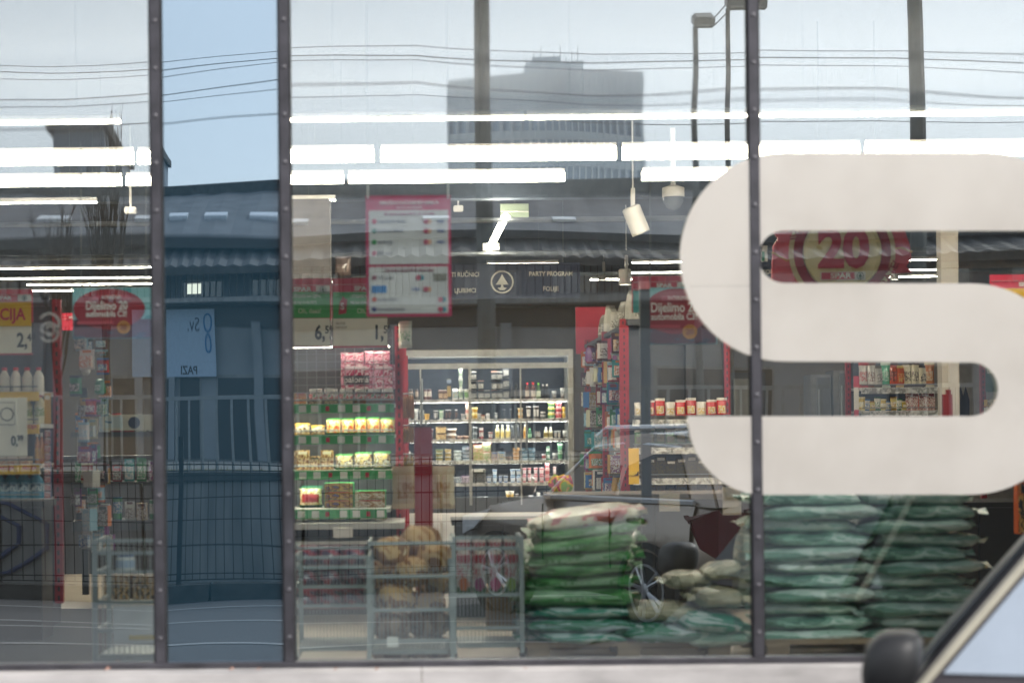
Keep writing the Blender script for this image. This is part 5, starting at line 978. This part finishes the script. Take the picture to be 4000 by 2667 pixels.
tx('20', 3290, 978, 150, QK, t, F('c02a48'), bold=.045, sx=.95, dy=-.034)
plate('brand_plate', 3200, 1063, 3374, 1096, QK, wht, t, th=.006, dy=-.036); plate('brand_field', 3203, 1066, 3332, 1093, QK, brand_red, t, th=.006, dy=-.038); tx('SPAR', 3278, 1080, 20, QK, t, wht, bold=.03, sx=1.3, dy=-.045); tree_logo(3353, 1080, 14, QK, t, dgreen, dgreen)
for ch in t.children:
    if ch.name.startswith('logo'): ch.location.y -= .034
for s_, px, py, an in (('RATE!', 3475, 1070, 62), ('JU', 3098, 918, 100)): tx(s_, px, py, 30, QK, t, F('9c1a30'), bold=.02, dy=-.018, ry=-R(an))
MB().tube([W(3200, 860, QK), Vector((W(3200, 860, QK).x, yb_, 3.9))], .003, 4).build('hanger', galv, t); MB().tube([W(3420, 860, QK), Vector((W(3420, 860, QK).x, yb_, 3.9))], .003, 4).build('hanger', galv, t)
# ------------------------------------------------------------------ red post, cages and bins by the window
c = W(1652, 1668, 1.3); t = thing('red_stand', (c.x, c.y, FLOOR), 'glossy dark red square stand rising behind the bread cage', 'stand'); MB().box((c.x, c.y, (FLOOR+c.z)/2), (.092, .09, c.z-FLOOR)).build('shaft', mat('red_gloss', hexc('8c1420'), .08, coat=1, var=.04), t, bevel=.004); MB().box((c.x, c.y, c.z+.004), (.094, .092, .008)).build('cap', F('3c0a10'), t)
for i, dx in enumerate((-.1, .1)): item('bag', 'paper_sack', c.x+dx, c.y+.2, c.z-.42, .13, .22, (F('d8c8a8', .6), F('e0d2b4'), PM('d8c8a8', 'c8b490', 'b08a58', s=5)), ['cream paper sack leaning on the red stand, towards the sausages', 'cream paper sack leaning on the red stand, towards the fridge'][i], 'sack', None, .1, rz=.3-.6*i)
wire_grey = mat('cage_wire', (.36, .42, .42), .4, .5)
def cage(label, px0, px1, py0, py1, k, dep, rails, nv, tilt=0):
    p0, p1 = W(px0, py0, k), W(px1, py0, k); y0 = p0.y; zt = p0.z; t = thing('wire_cage', ((p0.x+p1.x)/2, y0+dep/2, FLOOR), label, 'cage', 'wire cages by the window')
    for x in (p0.x, p1.x):
        for y in (y0, y0+dep): MB().box((x, y, (FLOOR+.06+zt)/2), (.02, .02, zt-FLOOR-.06)).build('post', wire_grey, t)
    for x in (p0.x, p1.x): MB().lathe([(.035, -.012), (.035, .012)], n=12, M=Matrix.Translation((x, y0, FLOOR+.035)) @ Matrix.Rotation(R(90), 4, 'Y')).build('castor', tyre_m, t)
    for py in rails:
        z = W((px0+px1)/2, py, k).z
        for y in (y0-.004,): MB().box(((p0.x+p1.x)/2, y, z), (p1.x-p0.x, .01, .015)).build('rail', wire_grey, t)
        for x in (p0.x, p1.x): MB().box((x, y0+dep/2, z), (.01, dep-.03, .012)).build('rail', wire_grey, t)
    b = MB()
    for i in range(nv): b.box((p0.x+(p1.x-p0.x)*(i+.5)/nv, y0+.002, (FLOOR+.1+zt)/2), (.0035, .0035, zt-FLOOR-.1))
    b.build('wire_mesh', wire_grey, t, kind='stuff'); MB().box(((p0.x+p1.x)/2, y0+dep/2, FLOOR+.1), (p1.x-p0.x-.03, dep-.03, .02)).build('floor_tray', wire_grey, t); return t
cage('wire cage with a white notice behind the first dark frame', 368, 700, 2108, 2600, 1.09, .4, (2110, 2158, 2232, 2350, 2460, 2575), 16)
t = board_at('cage_notice', 442, 2362, 622, 2512, 1.085, 'white notice with a yellow strip hung on the first cage', 'notice'); plate('sheet', 442, 2362, 640, 2512, 1.085, F('d4d8d4'), t, th=.004); plate('yellow_strip', 505, 2478, 640, 2496, 1.085, F('d0b860'), t, th=.002, dy=-.004)
q = W(490, 2195, 1.16); item('jar', 'roll', q.x, q.y, q.z-.045, .09, .09, (F('b8bcb8'), F('2a4a80'), F('8aa0b8')), 'white roll with a blue core inside the first cage', 'roll')
for i in range(2): q = W(450+110*i, 2260, 1.2); item('box', 'carton', q.x+.02, q.y, q.z-.09, .12, .11, (F('6a5238'), F('8a7050'), PM('6a5238', '3a3024', 'a88a60', s=6)), f'brown carton low inside the first cage, {ORD[i]}', 'carton', 'cartons in the first cage', .15)
cage('wire cage holding dark red packs', 1150, 1440, 2172, 2600, 1.12, .45, (2175, 2138, 2214, 2290, 2365, 2580), 22)
dred = prt('red_pack_print', [hexc('6a1428'), hexc('8c2438'), hexc('3c2a48')], 3, .3)
for j in range(3):
    for i in range(3): q = W(1195+92*i, 2360-82*j, 1.19); item('bag', 'red_pack', q.x, q.y+.05*(j % 2), q.z-.02, .115, .1, (dred, F('a83a50'), dred), f'dark red pack in the wire cage, {["lowest", "middle", "top"][j]} layer, {ORD[i]} along', 'pack', 'dark red packs', .12, rz=.1*i)
q = W(1340, 2075, 1.35); item('box', 'white_box', q.x, q.y, q.z-.03, .1, .05, (F('e4dcd0'), F('d8d0c4'), F('e4dcd0')), 'small white box above the dark red packs', 'box', None, .08)
cage('wire cage heaped with bread and net bags', 1440, 1765, 2210, 2605, 1.1, .5, (2120, 2250, 2380, 2500, 2580), 20)
br1 = prt('bread_print', [hexc('b8864a'), hexc('d8b27c'), hexc('8c5c2c'), hexc('e0cfa8')], 6, .8); br2 = prt('net_print', [hexc('5a4a42'), hexc('8c705c'), hexc('b09880')], 9, .8)
def lump(sx, sy, sz, seed, n=10, m=14, e=.7, nz=.06):
    g = random.Random(seed); ph = [g.uniform(0, 6) for _ in range(6)]; vs = []; fs = []
    sg_ = lambda v, p: math.copysign(abs(v)**p, v)
    for j in range(n+1):
        a = math.pi*(j/n-.5)
        for i in range(m):
            t_ = 2*math.pi*i/m; x = sg_(math.cos(a), .55)*sg_(math.cos(t_), e); y = sg_(math.cos(a), .55)*sg_(math.sin(t_), e); z = sg_(math.sin(a), .8)
            q = 1+nz*(math.sin(4*x+ph[0])*math.sin(3*y+ph[1])+.6*math.sin(7*x+ph[2]+3*z)+.5*math.sin(9*y+ph[3]))
            vs.append((sx/2*x*q, sy/2*y*q, sz/2*z*(1+1.6*nz*math.sin(5*x+ph[4])*math.cos(4*y+ph[5]))))
    for j in range(n):
        for i in range(m): fs.append((j*m+i, j*m+(i+1) % m, (j+1)*m+(i+1) % m, (j+1)*m+i))
    return vs, fs
def lump_obj(name, c, sx, sy, sz, seed, m, label, cat, group=None, rot=(0, 0, 0), nz=.06, e=.7, hi=1):
    v, f = lump(sx, sy, sz, seed, 10*hi, 14*hi, e, nz); b = MB(); b.add([(a, q, z+sz/2) for a, q, z in v], f)
    if hi > 1:                                  # heat-sealed, crinkled ends
        g = random.Random(seed)
        for s in (-1, 1):
            vs = []
            for j in range(9):
                yy = sy*.42*(j/4-1); zz = sz*(.5+.09*math.sin(j*1.9+seed)); r = sx*(.475+.02*g.random())
                vs += [(s*r, yy, zz-.004), (s*(r+.035+.012*g.random()), yy, zz+.012*math.sin(j*2.4+seed)), (s*r, yy, zz+.004)]
            b.add(vs, [(j*3+a, j*3+a+1, j*3+a+4, j*3+a+3) for j in range(8) for a in (0, 1)])
    o = bpy.data.objects.new(name, b.mesh(name, m, smooth=True)); COL.objects.link(o); o.location = c; o.rotation_euler = rot
    return tag(o, label, cat, group)
for i, (px, py, w_, h_) in enumerate(((1530, 2150, 130, 110), (1640, 2110, 150, 120), (1700, 2180, 110, 110), (1500, 2240, 120, 100), (1610, 2230, 130, 110), (1700, 2270, 110, 100), (1540, 2330, 150, 100), (1670, 2350, 150, 100))):
    q = W(px, py, 1.17+.02*(i % 2)); lump_obj('bread_bag', (q.x, q.y, q.z-h_*.6/1000), w_*1.17/1000, .16, h_*1.17/1000, 40+i, br1, f'orange-brown bread bag heaped in the cage, {ORD[i]} from the top of the heap', 'bag', 'bread bags in the cage', (0, 0, .4*i), .08)
for i, (px, py) in enumerate(((1530, 2440), (1670, 2430), (1540, 2530), (1680, 2530))): q = W(px, py, 1.18); lump_obj('net_bag', (q.x, q.y, q.z-.06), .19, .2, .12, 60+i, br2, f'brown net bag low in the bread cage, {ORD[i]}', 'bag', 'net bags in the cage', (0, 0, .5*i), .09)
t = board_at('cage_tag', 1510, 2485, 1560, 2525, 1.095, 'small white tag tied to the bread cage', 'tag'); plate('sheet', 1512, 2485, 1556, 2525, 1.095, F('d8dcd8'), t, th=.003)
cage('wire cage of tall juice cartons with red tops', 1772, 2036, 2095, 2605, 1.13, .35, (2098, 2140, 2322, 2450), 18)
for i, hx in enumerate(('d8703a', 'a83a78', 'c83a78', '8aa83a')):
    q = W(1812+62*i, 2330, 1.16); o = item('box', 'juice_carton', q.x, q.y+.04, q.z, .062, .19, (F('d8d6ce'), F('b03a48'), PM('dcd8d0', 'd8d6ce', 'c06a70', s=6)), f'white juice carton with {["an orange", "a purple", "a pink", "a lime"][i]} fruit print and a red top', 'carton', 'juice cartons in the cage', .06)
    for nm, z_, m_, h_ in (('red_top', .93, F('b02438'), .16), ('leaf_band', .12, F('4a6a48'), .22)):
        oo = bpy.data.objects.new(nm, MB().box((0, -.515, z_), (.98, .02, h_)).mesh(nm, m_)); COL.objects.link(oo); oo.parent = o
    oo = bpy.data.objects.new('fruit_print', MB().lathe([(.3, 0), (.3, .03)], n=14, M=Matrix.Translation((0, -.52, .3)) @ Matrix.Rotation(R(90), 4, 'X') @ Matrix.Diagonal((1.2, .55, 1, 1))).mesh('fruit_print', F(hx))); COL.objects.link(oo); oo.parent = o
for i in range(4): q = W(1812+62*i, 2215, 1.2); item('bag', 'red_bag', q.x, q.y+.1, q.z, .07, .13, (F('8c2a38', .25), F('c0b0a8'), PM('8c2a38', 'd8c8bc', s=8)), f'dark red bag above the juice cartons, {ORD[i]} along', 'bag', 'dark red bags', .06)
q = W(1985, 2420, 1.2); item('box', 'cardboard_box', q.x, q.y+.05, FLOOR+.12, .2, .2, (F('a8814e', .8), F('b08a58', .8), F('a07a48', .8)), 'plain brown cardboard box under the juice cartons', 'box', None, .25)
q = W(2190, 1895, 1.75); lump_obj('flower_bunch', (q.x, q.y, q.z-.06), .16, .16, .13, 77, prt('tulip_print', [hexc('3a6a3a'), hexc('b83a68'), hexc('e0b83a'), hexc('8ab04a')], 14, .5), 'bunch of pink and yellow flowers before the fridge', 'flowers', None, (0, 0, 0), .16)
q = W(2180, 1990, 1.75); MB().lathe([(.06, FLOOR), (.075, q.z+.06)], c=(q.x, q.y, 0), n=14).build('flower_bucket', F('4a3420'), label='dark bucket under the flower bunch', cat='bucket')
# ------------------------------------------------------------------ checkout counters, and added dark blocks that deepen the gloom by the window
cnt = mat('dark_laminate', (.014, .011, .009), .4, scale=3, var=.2); ctop = mat('counter_top', (.22, .18, .14), .4)
def counter(px0, px1, py, k, dep, label, top=True):
    p0, p1 = W(px0, py, k), W(px1, py, k); t = thing('counter_or_dark_block', ((p0.x+p1.x)/2, p0.y+dep/2, FLOOR), label, 'counter')
    n = max(2, round((p1.x-p0.x)/.5))
    for i in range(n): MB().box((p0.x+(p1.x-p0.x)*(i+.5)/n, p0.y+dep/2, (FLOOR+p0.z)/2), ((p1.x-p0.x)/n-.008, dep, p0.z-FLOOR)).build('panel', cnt, t)
    MB().box(((p0.x+p1.x)/2, p0.y+dep/2, p0.z+.018), (p1.x-p0.x+.03, dep+.04, .032)).build('top', ctop if top else cnt, t); return t
counter(2160, 2960, 1955, 1.5, .7, 'long dark brown checkout counter with a pale top behind the green sacks')
counter(1775, 2150, 2052, 1.45, .4, 'added low dark block between the juice cartons and the green sacks', False)  # added block that keeps the pale floor band dark
counter(2990, 4100, 1990, 1.6, .7, 'dark brown checkout counter behind the big stack of sacks', False)
MB().box((-2.0, 2.2, FLOOR+.006), (2.3, 4.2, .012)).build('added_floor_mat', mat('added_mat_rubber', (.02, .022, .025), .9, scale=40), label='added dark mat darkening the floor behind the first pane', cat='mat')  # added sheet that darkens the pale floor
counter(-200, 165, 1985, 1.3, .3, 'added dark block under the cleaner shelf', False)  # added block that darkens the view below the shelf
counter(150, 700, 1800, 1.95, .6, 'added dark block low behind the first pane', False)  # added block standing in for the dark interior here
for i, (a, b_, c, d_) in enumerate(((2575, 1925, 2655, 1996), (2822, 1900, 2895, 2010))):
    t = board_at('counter_notice', a, b_, c, d_, 1.46, ['cream paper notice on the counter beside the car tail light', 'taller cream paper notice on the counter by the third frame'][i], 'notice'); plate('sheet', a, b_, c, d_, 1.46, cream, t, th=.004)
# ------------------------------------------------------------------ pallets and sacks of soil
wood = mat('pallet_wood', (.30, .22, .14), .8, scale=6, var=.25, stretch=(1, 6, 6))
def pallet(x0, x1, y0, label):
    t = thing('pallet', ((x0+x1)/2, y0+.4, FLOOR), label, 'pallet'); L = x1-x0
    for i in range(5): MB().box(((x0+x1)/2, y0+.08+i*.16, FLOOR+.088), (L, .1, .02)).build('top_board', wood, t)
    for x in (x0+.06, (x0+x1)/2, x1-.06):
        for y in (y0+.08, y0+.4, y0+.72): MB().box((x, y, FLOOR+.048), (.1, .1, .06)).build('block', wood, t)
    for y in (y0+.08, y0+.72): MB().box(((x0+x1)/2, y, FLOOR+.009), (L, .1, .018)).build('bottom_board', wood, t)
SK = 1.15; sy = 8*(SK-1)
pallet(W(2050, 2500, SK).x, W(2860, 2500, SK).x, sy-.05, 'wooden pallet under the green and teal soil sacks')
pallet(W(2985, 2500, SK).x, W(3900, 2500, SK).x, sy-.05, 'wooden pallet under the big stack of grey-green sacks')
def sackm(name, a, b_, c, st=(1.2, 1.2, 7)): return prt(name, [hexc(a), hexc(b_), hexc(a), hexc(c)], 3.2, .3, seed=len(MATS) % 13, stretch=st, coat=.4, bump=.7)
gm = [sackm('green_sack_a', '3c9a44', '2a7834', '8cc088'), sackm('green_sack_b', '2f8a38', '4aa048', 'a8cca0')]
tm = [sackm('teal_sack_a', '3a9a80', 'd0e4e0', '2a7868'), sackm('teal_sack_b', '2a8a66', '98c0ba', 'd8e8e8')]
sm = [sackm('sage_sack_a', 'bcd8ca', 'dcece4', '6c9a86'), sackm('sage_sack_b', '8cbaa4', 'cce4d8', '50826e'), sackm('sage_sack_c', 'c0d4c4', '90b8a4', 'e4f0e8')]
top_s = prt('top_sack', [hexc('c8bc94'), hexc('d8d0b0'), hexc('ccc098'), hexc('b84838')], 5, .35, coat=.2)
cream_s = sackm('cream_sack', 'a8a488', 'c4c0a4', '8c9480')
lay = [(2372, 62), (2312, 60), (2256, 56), (2204, 56), (2150, 54), (2098, 52), (2050, 50)]
lean = 0
def sack(px, py, w_, h_, k, seed, m, label, group, dy=0, rot=(0, 0, 0), dep=.5, nz=.075):
    q = W(px, py, k); return lump_obj('soil_sack', (q.x, q.y+dep/2-.05+dy, q.z), w_*k/1000, dep, h_*k/1000*1.12, seed, m, label, 'sack', group, rot, nz, .45, 2)
zs = [2520, 2470, 2420]
for i, py in enumerate(zs): sack(2275, py, 460, 54, SK, 80+i, tm[i % 2], f'flat teal and white soil sack, {["lowest", "second", "third"][i]} above the pallet', 'soil sacks in the green stack', 0, (0, 0, .03*i))
for i, (py, h_) in enumerate(lay):
    tp = i == 6; o = sack(2255+i*9, py, 440-i*5+(20 if i == 0 else 0), h_+4, SK, 90+i, top_s if tp else gm[i % 2], 'topmost sack of the green stack with a pale printed face' if tp else f'green soil sack with white lettering, {["lowest", "second", "third", "fourth", "fifth", "sixth"][i]} of the green sacks', 'soil sacks in the green stack', .02*((i*3) % 4), (R(3*(i > 2)), R(-1.2*i), .04*((i % 3)-1)))
    if not tp:                                  # rows of small pale print along the front edge
        b = MB(); g = random.Random(300+i); xx = -.15
        while xx < .17: wd_ = g.uniform(.012, .04); b.box((xx+wd_/2, -.252+.012*abs(xx)/.17, h_*SK/1000*.56), (wd_, .006, .016)); xx += wd_+g.uniform(.004, .012)
        pt = b.build('pale_print', F('8cb48c'), o, local=True)
for i, (px, py, w_, h_, m_, tl) in enumerate(((2590, 2432, 300, 70, cream_s, .0), (2600, 2510, 330, 74, tm[1], .03), (2760, 2470, 260, 80, tm[0], .12), (2690, 2302, 165, 60, cream_s, .0), (2830, 2262, 150, 58, cream_s, -.22), (2800, 2372, 190, 70, cream_s, .05), (2800, 2530, 250, 70, sm[2], 0))):
    sack(px, py, w_, h_, SK+.02*(i in (3, 4)), 120+i, m_, ['wide cream sack lying beside the green stack', 'teal sack under the wide cream sack', 'pale teal sack slumped near the third frame', 'short cream pillow-shaped sack resting over the car wheel', 'tilted cream sack nearest the standing one', 'cream sack lying between pillow-shaped ones and the frame', 'sage sack at the pallet end by the third frame'][i], 'sacks beside the green stack', -.03*(i % 3), (0, tl, 0), .34)
q = W(2905, 2330, 1.17); lump_obj('standing_sack', (q.x, q.y+.05, q.z-.03), .085, .12, .34, 140, cream_s, 'tall cream sack standing upright against the third frame', 'sack', None, (0, .06, 0), .12)
for j in range(11):
    for i in range(2):
        px = 3190+410*i+(30 if j % 2 else -20)+(0 if i else -5); py = 2520-54*j
        sack(px, py, 430, 58, SK+.01, 150+j*2+i, sm[(j+i) % 3], f'grey-green soil sack, {ORD[j]} layer up, {"nearer" if i == 0 else "farther from"} the third frame', 'soil sacks in the big stack', .03*((j*7+i) % 3), (0, R(1.5*((j+i) % 3-1)), .04*((j % 3)-1)), .55, .07)
q = W(3960, 1930, 1.3); item('box', 'insulation_pack', q.x+.06, q.y, q.z-.2, .1, .26, (F('d8642c'), F('2c2c30'), PM('d8642c', 'e8b060', '2c2c30', s=6)), 'orange printed pack at the edge beside the grey-green sacks', 'pack', None, .08)
# ------------------------------------------------------------------ the air: far things fade
hz_m = bpy.data.materials.new('air'); hz_m.use_nodes = True; n, l = hz_m.node_tree.nodes, hz_m.node_tree.links; n.clear()
o_ = n.new('ShaderNodeOutputMaterial'); pv_ = n.new('ShaderNodeVolumePrincipled'); pv_.inputs['Color'].default_value = (.8, .87, .95, 1); pv_.inputs['Density'].default_value = .0006; l.new(pv_.outputs[0], o_.inputs['Volume'])
MB().box((10, -290, 60), (640, 640, 124)).build('haze', hz_m, kind='stuff')
